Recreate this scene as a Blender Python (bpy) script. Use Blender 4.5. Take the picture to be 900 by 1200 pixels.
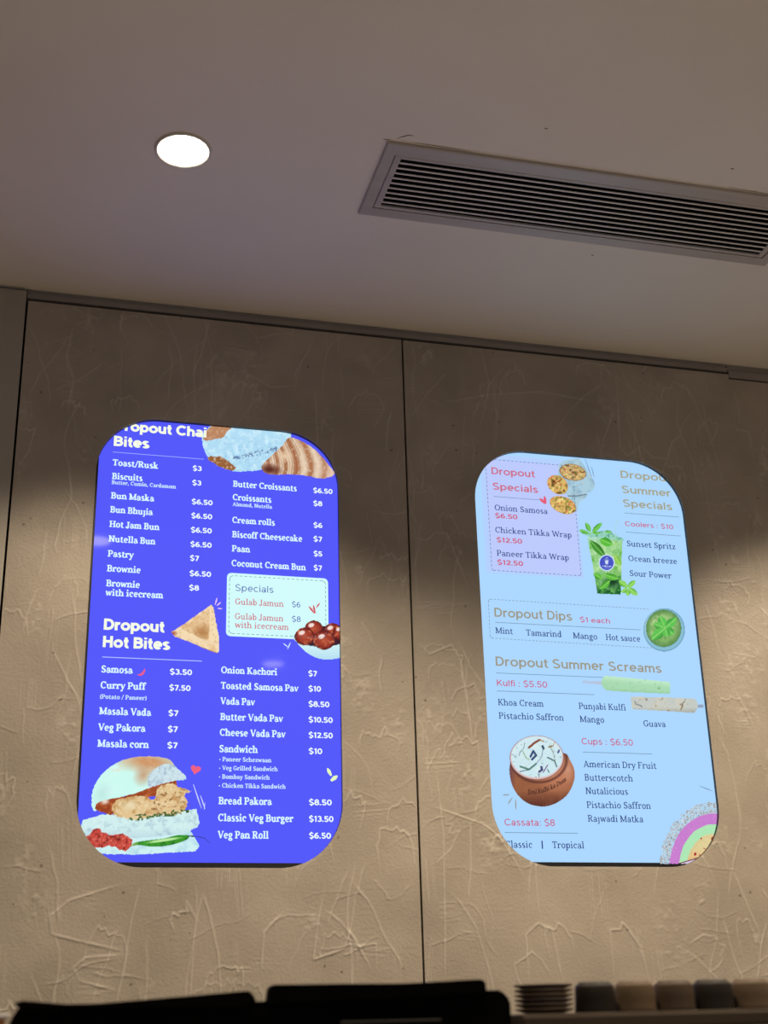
import bpy, bmesh, math, random
import numpy as np
from mathutils import Vector, Matrix

for o in list(bpy.data.objects):
    bpy.data.objects.remove(o, do_unlink=True)
scene = bpy.context.scene
COL = scene.collection
EYE = 1.5            # camera height above the floor, metres
CEIL = EYE + 1.673   # ceiling height

# ------------------------------------------------------------------ camera
cam_data = bpy.data.cameras.new('camera')
cam_data.sensor_fit = 'VERTICAL'
cam_data.sensor_height = 24.0
cam_data.lens = 1547.97 * 24.0 / 1200.0
cam_data.clip_start = 0.05
cam_data.dof.use_dof = True
cam_data.dof.focus_distance = 3.08
cam_data.dof.aperture_fstop = 3.6
cam = bpy.data.objects.new('camera', cam_data)
COL.objects.link(cam)
r_ = Vector((0.967283, -0.252432, -0.025331)); u_ = Vector((-0.069792, -0.360762, 0.930043)); f_ = Vector((0.243911, 0.897847, 0.366577))
M = Matrix(((r_.x, u_.x, -f_.x, 0), (r_.y, u_.y, -f_.y, -2.85), (r_.z, u_.z, -f_.z, EYE), (0, 0, 0, 1)))
cam.matrix_world = M
scene.camera = cam

# ------------------------------------------------------------------ world, exposure
world = bpy.data.worlds.new('world'); scene.world = world
world.use_nodes = True
world.node_tree.nodes['Background'].inputs[0].default_value = (0.62, 0.74, 1.0, 1)
world.node_tree.nodes['Background'].inputs[1].default_value = 0.13
scene.view_settings.view_transform = 'Standard'
scene.view_settings.look = 'None'
scene.view_settings.exposure = 0.0
scene.view_settings.gamma = 1.0
scene.view_settings.use_curve_mapping = False
scene.cycles.use_denoising = True
scene.cycles.max_bounces = 8
scene.cycles.sample_clamp_indirect = 4.0

# downlights: x, y, spot watts, beam angle
LAMP_COLOR = (1.0, 0.83, 0.62)
DOWNLIGHTS = [(0.208, -0.61, 46.0, 112.0, 'lit round white ceiling downlight left of the long air vent'),
              (2.02, -0.61, 62.0, 112.0, 'round ceiling downlight past the right end of the air vent, out of frame'),
              (0.165, -1.69, 52.0, 104.0, 'round ceiling downlight out of frame, mirrored as a pale spot on the blue screen'),
              (2.75, -1.69, 80.0, 116.0, 'unseen fill downlight added above the right end of the counter'),  # added for fill, kept clear of the screen reflections
              (1.09, -1.55, 100.0, 142.0, 'wide beam ceiling downlight out of frame above the middle of the counter'),
              (1.09, -3.26, 90.0, 104.0, 'round ceiling downlight out of frame above the customers'),
              (-1.35, -1.69, 50.0, 104.0, 'unseen fill downlight added beyond the left end of the counter'),  # added to fill the room from the left
              (3.9, -1.2, 60.0, 104.0, 'unseen fill downlight added beside the right wall')]  # added to lift the ambient light from the right

# ------------------------------------------------------------------ helpers
def lin(c):
    out = []
    for v in c:
        v = v / 255.0
        out.append(v / 12.92 if v <= 0.04045 else ((v + 0.055) / 1.055) ** 2.4)
    return tuple(out)

def obj(name, mesh, mat=None, parent=None, kind=None, loc=None):
    o = bpy.data.objects.new(name, mesh)
    COL.objects.link(o)
    if mat is not None and len(mesh.materials) == 0:
        mesh.materials.append(mat)
    if parent is not None:
        o.parent = parent
    if kind:
        o['kind'] = kind
    if loc is not None:
        o.location = loc
    return o

def tag(o, label, cat, group=None):
    o['label'] = label; o['category'] = cat
    if group:
        o['group'] = group
    return o

def empty(name, loc, label, cat, group=None):
    o = bpy.data.objects.new(name, None)
    o.empty_display_size = 0.05
    COL.objects.link(o); o.location = loc
    return tag(o, label, cat, group)

def box_bm(bm, x0, x1, y0, y1, z0, z1):
    v = [bm.verts.new(p) for p in ((x0, y0, z0), (x1, y0, z0), (x1, y1, z0), (x0, y1, z0), (x0, y0, z1), (x1, y0, z1), (x1, y1, z1), (x0, y1, z1))]
    fs = []
    for q in ((0, 3, 2, 1), (4, 5, 6, 7), (0, 1, 5, 4), (1, 2, 6, 5), (2, 3, 7, 6), (3, 0, 4, 7)):
        fs.append(bm.faces.new([v[i] for i in q]))
    return v, fs

def finish(bm, name, smooth=False):
    bmesh.ops.recalc_face_normals(bm, faces=bm.faces)
    m = bpy.data.meshes.new(name)
    bm.to_mesh(m); bm.free()
    if smooth:
        for p in m.polygons:
            p.use_smooth = True
    return m

def box_mesh(name, x0, x1, y0, y1, z0, z1, bevel=0.0, seg=2):
    bm = bmesh.new()
    box_bm(bm, x0, x1, y0, y1, z0, z1)
    if bevel > 0:
        bmesh.ops.bevel(bm, geom=list(bm.edges), offset=bevel, segments=seg, affect='EDGES', profile=0.5)
    return finish(bm, name)

def lathe_mesh(name, prof, n=40, smooth=True):
    """prof: list of (radius, z)"""
    bm = bmesh.new(); rings = []
    for r, z in prof:
        if r < 1e-6:
            rings.append([bm.verts.new((0, 0, z))])
        else:
            rings.append([bm.verts.new((r * math.cos(2 * math.pi * k / n), r * math.sin(2 * math.pi * k / n), z)) for k in range(n)])
    for a, b in zip(rings[:-1], rings[1:]):
        if len(a) == 1 and len(b) == 1:
            continue
        for k in range(n):
            k2 = (k + 1) % n
            if len(a) == 1:
                bm.faces.new((a[0], b[k], b[k2]))
            elif len(b) == 1:
                bm.faces.new((a[k], a[k2], b[0]))
            else:
                bm.faces.new((a[k], a[k2], b[k2], b[k]))
    return finish(bm, name, smooth)

# ------------------------------------------------------------------ materials
def principled(name, color, rough=0.5, spec=0.5, metal=0.0):
    m = bpy.data.materials.new(name); m.use_nodes = True
    b = m.node_tree.nodes['Principled BSDF']
    b.inputs['Base Color'].default_value = (*color, 1)
    b.inputs['Roughness'].default_value = rough
    b.inputs['Metallic'].default_value = metal
    b.inputs['Specular IOR Level'].default_value = spec
    return m

def add_noise(m, c1, c2, scale, bump=0.0, bump_scale=None, detail=6.0, stretch=(1, 1, 1), dist=0.002):
    nt = m.node_tree; b = nt.nodes['Principled BSDF']
    tc = nt.nodes.new('ShaderNodeTexCoord'); mp = nt.nodes.new('ShaderNodeMapping')
    mp.inputs['Scale'].default_value = stretch
    nt.links.new(tc.outputs['Object'], mp.inputs['Vector'])
    n = nt.nodes.new('ShaderNodeTexNoise'); n.inputs['Scale'].default_value = scale; n.inputs['Detail'].default_value = detail
    nt.links.new(mp.outputs[0], n.inputs['Vector'])
    cr = nt.nodes.new('ShaderNodeValToRGB')
    cr.color_ramp.elements[0].position = 0.32; cr.color_ramp.elements[0].color = (*c1, 1)
    cr.color_ramp.elements[1].position = 0.68; cr.color_ramp.elements[1].color = (*c2, 1)
    nt.links.new(n.outputs['Fac'], cr.inputs[0]); nt.links.new(cr.outputs[0], b.inputs['Base Color'])
    if bump > 0:
        n2 = nt.nodes.new('ShaderNodeTexNoise'); n2.inputs['Scale'].default_value = bump_scale; n2.inputs['Detail'].default_value = 8
        nt.links.new(mp.outputs[0], n2.inputs['Vector'])
        bp = nt.nodes.new('ShaderNodeBump'); bp.inputs['Strength'].default_value = bump; bp.inputs['Distance'].default_value = dist
        nt.links.new(n2.outputs['Fac'], bp.inputs['Height']); nt.links.new(bp.outputs[0], b.inputs['Normal'])
    return m

PLASTER = add_noise(principled('plaster', (0.4, 0.35, 0.28), 0.55, 0.35), (0.35, 0.305, 0.245), (0.45, 0.395, 0.325), 5.0, 0.6, 150.0, dist=0.002)
def plaster_extra(m):
    # fine dark pits and pale trowel burnish with painted ridge highlights, over the base tone
    nt = m.node_tree; b = nt.nodes['Principled BSDF']
    base = b.inputs['Base Color'].links[0].from_socket
    tc = nt.nodes.new('ShaderNodeTexCoord')
    v = nt.nodes.new('ShaderNodeTexVoronoi'); v.inputs['Scale'].default_value = 26
    nt.links.new(tc.outputs['Object'], v.inputs['Vector'])
    lt = nt.nodes.new('ShaderNodeMath'); lt.operation = 'LESS_THAN'; lt.inputs[1].default_value = 0.085
    nt.links.new(v.outputs['Distance'], lt.inputs[0])
    n = nt.nodes.new('ShaderNodeTexNoise'); n.inputs['Scale'].default_value = 9
    nt.links.new(tc.outputs['Object'], n.inputs['Vector'])
    gt = nt.nodes.new('ShaderNodeMath'); gt.operation = 'GREATER_THAN'; gt.inputs[1].default_value = 0.55
    nt.links.new(n.outputs['Fac'], gt.inputs[0])
    mu = nt.nodes.new('ShaderNodeMath'); mu.operation = 'MULTIPLY'
    nt.links.new(lt.outputs[0], mu.inputs[0]); nt.links.new(gt.outputs[0], mu.inputs[1])
    m2 = nt.nodes.new('ShaderNodeMath'); m2.operation = 'MULTIPLY'; m2.inputs[1].default_value = 0.6
    nt.links.new(mu.outputs[0], m2.inputs[0])
    mix = nt.nodes.new('ShaderNodeMix'); mix.data_type = 'RGBA'
    nt.links.new(m2.outputs[0], mix.inputs[0]); nt.links.new(base, mix.inputs[6])
    mix.inputs[7].default_value = (0.12, 0.09, 0.07, 1)
    at = nt.nodes.new('ShaderNodeAttribute'); at.attribute_name = 'burnish_highlight'
    sc = nt.nodes.new('ShaderNodeMath'); sc.operation = 'MULTIPLY'; sc.inputs[1].default_value = 0.46; sc.use_clamp = True
    nt.links.new(at.outputs['Fac'], sc.inputs[0])
    mx = nt.nodes.new('ShaderNodeMix'); mx.data_type = 'RGBA'
    nt.links.new(sc.outputs[0], mx.inputs[0]); nt.links.new(mix.outputs[2], mx.inputs[6]); mx.inputs[7].default_value = (0.66, 0.60, 0.53, 1)
    nt.links.new(mx.outputs[2], b.inputs['Base Color'])
plaster_extra(PLASTER)
PILLAR = add_noise(principled('smooth_panel', (0.4, 0.37, 0.32), 0.5, 0.4), (0.38, 0.345, 0.29), (0.42, 0.385, 0.33), 8.0, 0.15, 200.0, stretch=(1, 1, 0.15))
CEILM = add_noise(principled('ceiling_paint', (0.7, 0.66, 0.62), 0.7, 0.3), (0.74, 0.695, 0.645), (0.80, 0.755, 0.705), 1.6, 0.12, 60.0)
ROOMW = add_noise(principled('room_wall', (0.5, 0.45, 0.38), 0.8, 0.2), (0.48, 0.43, 0.36), (0.52, 0.47, 0.4), 2.0)
FLOORM = add_noise(principled('floor_tile', (0.5, 0.45, 0.38), 0.5, 0.3), (0.46, 0.41, 0.35), (0.54, 0.49, 0.42), 3.0)
BLACK = add_noise(principled('black_gap', (0.008, 0.008, 0.008), 0.8, 0.1), (0.006, 0.006, 0.006), (0.010, 0.009, 0.009), 20.0)
TRIMM = add_noise(principled('grey_trim', (0.16, 0.14, 0.13), 0.55, 0.3), (0.26, 0.235, 0.22), (0.33, 0.30, 0.28), 12.0, stretch=(0.3, 1, 1))
BEZEL = add_noise(principled('bezel_plastic', (0.01, 0.01, 0.011), 0.45, 0.4), (0.009, 0.009, 0.01), (0.013, 0.012, 0.013), 40.0)
ALU = add_noise(principled('brushed_aluminium', (0.5, 0.48, 0.48), 0.5, 0.4, 0.15), (0.42, 0.385, 0.37), (0.48, 0.44, 0.425), 30.0, stretch=(0.05, 1, 1))
BLADE = add_noise(principled('vent_blade', (0.6, 0.58, 0.58), 0.5, 0.4, 0.1), (0.70, 0.66, 0.64), (0.76, 0.72, 0.70), 30.0, stretch=(0.05, 1, 1))
DUCT = add_noise(principled('duct_black', (0.01, 0.01, 0.01), 0.9, 0.1), (0.008, 0.008, 0.008), (0.014, 0.013, 0.013), 10.0)
LTRIM = add_noise(principled('lamp_trim', (0.62, 0.58, 0.53), 0.35, 0.5), (0.6, 0.56, 0.51), (0.64, 0.6, 0.55), 30.0)
MACH = add_noise(principled('black_enamel', (0.002, 0.002, 0.002), 0.7, 0.03), (0.0012, 0.0011, 0.001), (0.0022, 0.002, 0.0018), 6.0)
SCUFF = add_noise(principled('scuff', (0.12, 0.09, 0.07), 0.9, 0.1), (0.1, 0.08, 0.06), (0.16, 0.12, 0.09), 50.0)

def lamp_mat():
    m = bpy.data.materials.new('lamp_lens'); m.use_nodes = True
    b = m.node_tree.nodes['Principled BSDF']
    b.inputs['Base Color'].default_value = (0.9, 0.88, 0.84, 1)
    b.inputs['Emission Color'].default_value = (1.0, 0.9, 0.74, 1)
    b.inputs['Emission Strength'].default_value = 9.0
    return m
LENS = lamp_mat()

def screen_mat(name, rgb, sampled=False):
    m = bpy.data.materials.new(name); m.use_nodes = True
    b = m.node_tree.nodes['Principled BSDF']
    b.inputs['Base Color'].default_value = (0.004, 0.004, 0.004, 1)
    b.inputs['Roughness'].default_value = 0.045
    b.inputs['Specular IOR Level'].default_value = 0.4
    b.inputs['Emission Color'].default_value = (*lin(rgb), 1)
    b.inputs['Emission Strength'].default_value = 1.0
    if not sampled:
        m.cycles.emission_sampling = 'NONE'
    return m

def picture_mat():
    m = screen_mat('screen_picture', (255, 255, 255))
    nt = m.node_tree; b = nt.nodes['Principled BSDF']
    a = nt.nodes.new('ShaderNodeVertexColor'); a.layer_name = 'paint'
    nt.links.new(a.outputs['Color'], b.inputs['Emission Color'])
    return m
PICT = picture_mat()
_ink = {}
def ink(rgb):
    if rgb not in _ink:
        _ink[rgb] = screen_mat('screen_ink_%d_%d_%d' % rgb, rgb)
    return _ink[rgb]

# ------------------------------------------------------------------ room shell
RX0, RX1, RY0 = -2.6, 4.8, -5.2
obj('floor', box_mesh('floor', RX0, RX1, RY0, 0.2, -0.1, 0.0), FLOORM, kind='structure')
# front wall left out so the world adds a soft, cool fill light
obj('wall_left', box_mesh('wall_left', RX0 - 0.1, RX0, RY0, 0.2, 0, CEIL), ROOMW, kind='structure')
obj('wall_right', box_mesh('wall_right', RX1, RX1 + 0.1, RY0, 0.2, 0, CEIL), ROOMW, kind='structure')
# the vent opening in the ceiling
VX0, VX1, VY0, VY1 = 0.6045, 1.597, -0.731, -0.476      # outer frame
IX0, IX1, IY0, IY1 = 0.645, 1.558, -0.684, -0.516       # grille opening
def ceiling_mesh():
    bm = bmesh.new()
    xs = [RX0, IX0 - 0.02, IX1 + 0.02, RX1]; ys = [RY0, IY0 - 0.02, IY1 + 0.02, 0.2]
    for i in range(3):
        for j in range(3):
            if i == 1 and j == 1:
                continue
            box_bm(bm, xs[i], xs[i + 1], ys[j], ys[j + 1], CEIL, CEIL + 0.03)
    return finish(bm, 'ceiling')
ceiling = obj('ceiling', ceiling_mesh(), CEILM, kind='structure')
def mark_mesh(pts, w):
    bm = bmesh.new(); L = []; n = len(pts)
    for i, (x, y) in enumerate(pts):
        a = pts[max(i - 1, 0)]; b = pts[min(i + 1, n - 1)]
        dx, dy = b[0] - a[0], b[1] - a[1]; l = math.hypot(dx, dy) or 1
        ww = w * (0.4 if i in (0, n - 1) else 1)
        L.append((bm.verts.new((x - dy / l * ww, y + dx / l * ww, CEIL - 0.0004)), bm.verts.new((x + dy / l * ww, y - dx / l * ww, CEIL - 0.0004))))
    for a, b in zip(L[:-1], L[1:]):
        bm.faces.new((a[0], a[1], b[1], b[0]))
    return finish(bm, 'scuff_mark')
for pts, w in (([(0.622, -0.742), (0.633, -0.751), (0.642, -0.757), (0.652, -0.757)], 0.0014),
               ([(0.594, -0.733), (0.602, -0.7335), (0.609, -0.736)], 0.0012),
               ([(0.66, -0.7365), (0.72, -0.7355), (0.78, -0.7345)], 0.001),
               ([(1.36, -0.7365), (1.42, -0.7355), (1.47, -0.7345)], 0.0009),
               ([(1.176, -0.425), (1.179, -0.424), (1.182, -0.425)], 0.0022),
               ([(1.333, -0.80), (1.337, -0.799), (1.341, -0.80)], 0.0022),
               ([(0.902, -0.838), (0.901, -0.837), (0.908, -0.838)], 0.002)):
    obj('scuff_mark', mark_mesh(pts, w), SCUFF, ceiling)

# substrate behind the wall panels
wall_back = obj('wall_back', box_mesh('wall_back', RX0, RX1, 0.06, 0.2, 0, CEIL), BLACK, kind='structure')

# ------------------------------------------------------------------ plaster panels with trowel relief
def vnoise(x, y, scale, seed, octaves=3):
    rng = np.random.RandomState(seed); tab = rng.rand(64, 64)
    out = np.zeros_like(x, dtype=float); amp = 1.0; tot = 0
    for k in range(octaves):
        xs = x / scale + 13.7 * k; ys = y / scale + 7.3 * k
        xi = np.floor(xs).astype(int); yi = np.floor(ys).astype(int)
        fx = xs - xi; fy = ys - yi
        fx = fx * fx * (3 - 2 * fx); fy = fy * fy * (3 - 2 * fy)
        a = tab[xi % 64, yi % 64]; b = tab[(xi + 1) % 64, yi % 64]; c = tab[xi % 64, (yi + 1) % 64]; d = tab[(xi + 1) % 64, (yi + 1) % 64]
        out += amp * ((a * (1 - fx) + b * fx) * (1 - fy) + (c * (1 - fx) + d * fx) * fy)
        tot += amp; amp *= 0.5; scale *= 0.5
    return out / tot

def sdf_rr(x, z, h):
    cx, cz = (h[0] + h[1]) / 2, (h[2] + h[3]) / 2
    r = h[4]
    qx = np.abs(x - cx) - ((h[1] - h[0]) / 2 - r); qz = np.abs(z - cz) - ((h[3] - h[2]) / 2 - r)
    return np.hypot(np.maximum(qx, 0), np.maximum(qz, 0)) + np.minimum(np.maximum(qx, qz), 0) - r

def rr_points(h, n=16):
    x0, x1, z0, z1, r = h; P = []
    for cx, cz, a0 in ((x1 - r, z1 - r, 0), (x0 + r, z1 - r, 90), (x0 + r, z0 + r, 180), (x1 - r, z0 + r, 270)):
        for k in range(n + 1):
            a = math.radians(a0 + 90 * k / n); P.append((cx + r * math.cos(a), cz + r * math.sin(a)))
    return P

LIP = [None]
def ridge(Hm, xs, zs, pts, w, h, step=0.0, lip=None):
    """raise a trowel ridge along a polyline; step lifts one side like the lip of a plaster coat"""
    pts = np.array(pts); w = w * 0.8
    pad = 0.03 if step else 4 * w
    i0, i1 = np.searchsorted(xs, pts[:, 0].min() - pad), np.searchsorted(xs, pts[:, 0].max() + pad)
    j0, j1 = np.searchsorted(zs, pts[:, 1].min() - pad), np.searchsorted(zs, pts[:, 1].max() + pad)
    if i1 - i0 < 2 or j1 - j0 < 2:
        return
    X, Z = np.meshgrid(xs[i0:i1], zs[j0:j1])
    best = np.full(X.shape, 9.0); side = np.zeros(X.shape); par = np.zeros(X.shape)
    n = len(pts) - 1
    for k in range(n):
        a, b = pts[k], pts[k + 1]; d = b - a; L2 = (d ** 2).sum() + 1e-12
        t = np.clip(((X - a[0]) * d[0] + (Z - a[1]) * d[1]) / L2, 0, 1)
        ex = X - a[0] - t * d[0]; ez = Z - a[1] - t * d[1]
        dist = np.hypot(ex, ez); m = dist < best
        best = np.where(m, dist, best); side = np.where(m, np.sign(d[0] * ez - d[1] * ex), side); par = np.where(m, (k + t) / n, par)
    fade = np.clip(np.minimum(par, 1 - par) * 7 + 0.12, 0, 1)
    wob = 0.45 + 0.9 * vnoise(X, Z, 0.02, int(abs(pts[0, 0] * 9999)) % 9999, 2)
    g = h * np.exp(-(best / w) ** 2) * wob
    if step:
        g = g + step * np.exp(-best / 0.012) * (side > 0) * np.clip(best / w, 0, 1)
    Hm[j0:j1, i0:i1] += g * fade
    LIP[0][j0:j1, i0:i1] += np.exp(-(best / (w * 1.1)) ** 2) * wob * fade * h / 0.0012

def trowel(xs, zs, seed, zlo, hand=()):
    rng = np.random.RandomState(seed)
    X, Z = np.meshgrid(xs, zs)
    Hm = 0.0016 * (vnoise(X, Z, 0.16, seed) - 0.5) + 0.0005 * (vnoise(X, Z * 0.5, 0.02, seed + 1) - 0.5)
    LIP[0] = np.zeros_like(Hm)
    x0, x1, z1 = xs[0], xs[-1], zs[-1]
    area = (x1 - x0) * (z1 - zlo)
    def wander(x, z, ang, L, n=9, curl=0.25):
        P = [(x, z)]
        for k in range(n):
            ang += rng.normal() * curl
            x += math.cos(ang) * L / n; z += math.sin(ang) * L / n; P.append((x, z))
        return P
    for k in range(int(60 * area)):      # long, near vertical lips
        ridge(Hm, xs, zs, wander(rng.uniform(x0, x1), rng.uniform(zlo, z1), math.pi / 2 + rng.normal() * 0.16, rng.uniform(0.08, 0.3), curl=0.14), rng.uniform(0.0014, 0.0026), rng.uniform(0.0005, 0.0012), rng.choice([0, 0.0004]))
    for k in range(int(34 * area)):      # arches: the round end of a trowel pull
        cx, cz = rng.uniform(x0, x1), rng.uniform(zlo, z1); w = rng.uniform(0.02, 0.05); hh = rng.uniform(0.05, 0.16); tl = rng.normal() * 0.3
        P = []
        for t in np.linspace(-1, 1, 19):
            px = w * math.copysign(min(1, abs(t) * 1.5) ** 0.8, t); pz = -hh * max(0, abs(t) - 0.35) ** 1.3 + 0.006 * rng.normal()
            P.append((cx + px * math.cos(tl) - pz * math.sin(tl), cz + px * math.sin(tl) + pz * math.cos(tl)))
        ridge(Hm, xs, zs, P, rng.uniform(0.0014, 0.0026), rng.uniform(0.0006, 0.0013), rng.choice([0, 0.0004]))
    for k in range(int(50 * area)):      # slanting and flat lips
        ridge(Hm, xs, zs, wander(rng.uniform(x0, x1), rng.uniform(zlo, z1), rng.uniform(-0.5, 0.5), rng.uniform(0.04, 0.16), curl=0.2), rng.uniform(0.0013, 0.0022), rng.uniform(0.0004, 0.0010), 0.0003)
    for k in range(int(40 * area)):      # combed scratches
        cx, cz = rng.uniform(x0, x1), rng.uniform(zlo, z1); L = rng.uniform(0.04, 0.12); a = rng.choice([0, math.pi / 2]) + rng.normal() * 0.12
        for j in range(rng.randint(3, 8)):
            off = j * rng.uniform(0.004, 0.008)
            ridge(Hm, xs, zs, [(cx - off * math.sin(a), cz + off * math.cos(a)), (cx - off * math.sin(a) + L * rng.uniform(.6, 1) * math.cos(a), cz + off * math.cos(a) + L * math.sin(a))], 0.0013, rng.uniform(0.0003, 0.0006))
    for k in range(int(30 * area)):      # crumbly patches
        cx, cz = rng.uniform(x0, x1), rng.uniform(zlo, z1); s = rng.uniform(0.012, 0.035)
        m = np.exp(-(((X - cx) / s) ** 2 + ((Z - cz) / (s * 1.8)) ** 2))
        cr = m * np.maximum(vnoise(X, Z, 0.011, seed + k, 2) - 0.45, 0)
        Hm += 0.0024 * cr; LIP[0] += 2.2 * cr
    for P, w, h, st in hand:
        ridge(Hm, xs, zs, P, w, h, st)
    return Hm

def plaster_panel(x0, x1, ztop, hole, yfront, seed, mat, relief=1.0, depth=0.0095, hand=(), grid=0.0022):
    zlo = EYE - 0.02
    xs = np.linspace(x0, x1, max(3, int((x1 - x0) / grid)))
    zs = np.concatenate([np.linspace(0.0, zlo, 24)[:-1], np.linspace(zlo, ztop, int((ztop - zlo) / grid))])
    Hm = trowel(xs, zs, seed, zlo - 0.05, hand) * relief * 1.5
    X, Z = np.meshgrid(xs, zs)
    edge = np.minimum(np.minimum(X - x0, x1 - X), np.minimum(ztop - Z, Z - zlo + 0.02))
    if hole:
        sd = sdf_rr(X, Z, hole); edge = np.minimum(edge, sd)
    Hm = np.maximum(Hm, -0.002) * np.clip(edge / 0.006, 0, 1)
    nz, nx = X.shape
    keep = np.ones((nz - 1, nx - 1), bool)
    if hole:
        ins = sd < 0
        nb = np.zeros_like(ins)
        for di in (-1, 0, 1):
            for dj in (-1, 0, 1):
                nb |= ~np.roll(np.roll(ins, di, 0), dj, 1)
        proj = ins & nb
        e = 1e-5
        gx = (sdf_rr(X + e, Z, hole) - sdf_rr(X - e, Z, hole)) / (2 * e); gz = (sdf_rr(X, Z + e, hole) - sdf_rr(X, Z - e, hole)) / (2 * e)
        X = np.where(proj, X - sd * gx, X); Z = np.where(proj, Z - sd * gz, Z)
        ok = (~ins) | proj
        full = (sd < -1e-9)
        keep = ok[:-1, :-1] & ok[1:, :-1] & ok[:-1, 1:] & ok[1:, 1:]
        keep &= ~(full[:-1, :-1] & full[1:, :-1] & full[:-1, 1:] & full[1:, 1:])
    idx = np.arange(nz * nx).reshape(nz, nx)
    q = np.stack([idx[:-1, :-1], idx[:-1, 1:], idx[1:, 1:], idx[1:, :-1]], -1)[keep]
    used = np.unique(q); remap = np.full(nz * nx, -1); remap[used] = np.arange(len(used))
    co = np.stack([X, yfront - Hm, Z], -1).reshape(-1, 3)[used]
    q = remap[q]
    extra_v = []; extra_f = []; base = len(co)
    def strip(P, closed):
        b = base + len(extra_v)
        for (px, pz) in P:
            extra_v.append((px, yfront, pz)); extra_v.append((px, yfront + depth, pz))
        n = len(P)
        for k in range(n if closed else n - 1):
            a, c = b + 2 * k, b + 2 * ((k + 1) % n)
            extra_f.append((a, c, c + 1, a + 1))
    strip([(x0, 0), (x0, ztop), (x1, ztop), (x1, 0)], True)
    nside = 4
    if hole:
        strip(rr_points(hole), True)
    co = np.concatenate([co, np.array(extra_v)]); q = np.concatenate([q, np.array(extra_f)])
    me = bpy.data.meshes.new('plaster_panel')
    me.vertices.add(len(co)); me.vertices.foreach_set('co', co.ravel())
    me.loops.add(q.size); me.loops.foreach_set('vertex_index', q.ravel().astype(np.int32))
    me.polygons.add(len(q)); me.polygons.foreach_set('loop_start', np.arange(0, q.size, 4, dtype=np.int32))
    me.polygons.foreach_set('loop_total', np.full(len(q), 4, dtype=np.int32))
    sm = np.ones(len(q), bool); sm[-len(extra_f):] = False
    me.polygons.foreach_set('use_smooth', sm)
    mi = np.zeros(len(q), np.int32)
    if hole:
        mi[-(len(extra_f) - nside):] = 1
    at = me.attributes.new('burnish_highlight', 'FLOAT', 'POINT')  # ridge tops: rubbed tone plus highlight painted into the colour
    bv = np.concatenate([np.clip(LIP[0] * relief, 0, 1.5).ravel()[used], np.zeros(len(extra_v))])
    at.data.foreach_set('value', bv.astype(np.float32))
    me.materials.append(mat); me.materials.append(BEZEL)
    me.polygons.foreach_set('material_index', mi)
    me.update(); me.validate()
    return obj('plaster_panel', me, None, wall_back)

HOLE_A = (0.0935, 0.6625, EYE + 0.331, EYE + 1.356, 0.140)
HOLE_B = (1.0075, 1.5725, EYE + 0.337, EYE + 1.356, 0.140)
PT = EYE + 1.6388
def hz(l):
    return [(x, z + EYE) for x, z in l]
HAND_A = [(hz([(0.20, 0.30), (0.09, 0.265), (0.055, 0.235), (0.06, 0.20), (0.12, 0.185), (0.21, 0.165)]), 0.0026, 0.0012, 0.0004),
          (hz([(0.21, 0.16), (0.13, 0.155), (0.105, 0.135), (0.12, 0.11), (0.20, 0.09)]), 0.0024, 0.0011, 0.0004),
          (hz([(0.23, 0.29), (0.215, 0.22), (0.205, 0.13), (0.19, 0.05)]), 0.0024, 0.0013, 0.0003),
          (hz([(0.36, 0.28), (0.375, 0.24), (0.395, 0.16), (0.405, 0.06)]), 0.0022, 0.0012, 0.0),
          (hz([(0.36, 0.28), (0.345, 0.20), (0.34, 0.06)]), 0.0020, 0.0010, 0.0),
          (hz([(0.53, 0.24), (0.49, 0.20), (0.485, 0.12)]), 0.0024, 0.0012, 0.0003),
          (hz([(0.62, 0.29), (0.605, 0.22), (0.595, 0.145), (0.66, 0.165), (0.675, 0.20), (0.69, 0.17), (0.73, 0.175), (0.73, 0.12)]), 0.0024, 0.0013, 0.0004),
          (hz([(0.42, 1.42), (0.44, 1.50), (0.50, 1.47), (0.56, 1.48)]), 0.002, 0.0010, 0.0003),
          (hz([(0.02, 1.58), (0.01, 1.50), (0.03, 1.44), (0.02, 1.36)]), 0.0026, 0.0010, 0.0)]
HAND_B = [(hz([(0.84, 1.10), (0.88, 1.10), (0.90, 1.12), (0.93, 1.12), (0.95, 1.06), (0.98, 0.98)]), 0.0026, 0.0012, 0.0004),
          (hz([(0.85, 0.84), (0.875, 0.815), (0.93, 0.84), (0.95, 0.80), (0.965, 0.66), (0.97, 0.60)]), 0.0026, 0.0013, 0.0004),
          (hz([(0.88, 0.55), (0.89, 0.40), (0.885, 0.20), (0.88, 0.10)]), 0.0022, 0.0011, 0.0),
          (hz([(0.955, 0.44), (0.95, 0.33), (0.94, 0.26)]), 0.0024, 0.0010, 0.0),
          (hz([(0.845, 1.42), (0.90, 1.50), (0.95, 1.56)]), 0.002, 0.0008, 0.0),
          (hz([(0.93, 1.47), (1.05, 1.505), (1.2, 1.53), (1.36, 1.515)]), 0.0026, 0.0009, 0.0003),
          (hz([(1.42, 1.62), (1.415, 1.50), (1.41, 1.39), (1.43, 1.37), (1.47, 1.40), (1.50, 1.37), (1.54, 1.37), (1.56, 1.42), (1.60, 1.45)]), 0.0028, 0.0012, 0.0005),
          (hz([(1.07, 0.09), (1.07, 0.19), (1.10, 0.215), (1.13, 0.20), (1.14, 0.14), (1.15, 0.08)]), 0.0026, 0.0013, 0.0004),
          (hz([(1.27, 0.10), (1.27, 0.20), (1.295, 0.20), (1.30, 0.215), (1.31, 0.205), (1.34, 0.16), (1.355, 0.08)]), 0.0026, 0.0013, 0.0004),
          (hz([(1.59, 0.33), (1.62, 0.24), (1.64, 0.19)]), 0.0024, 0.0010, 0.0),
          (hz([(1.64, 1.35), (1.645, 1.20), (1.655, 1.05)]), 0.002, 0.0007, 0.0)]
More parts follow.
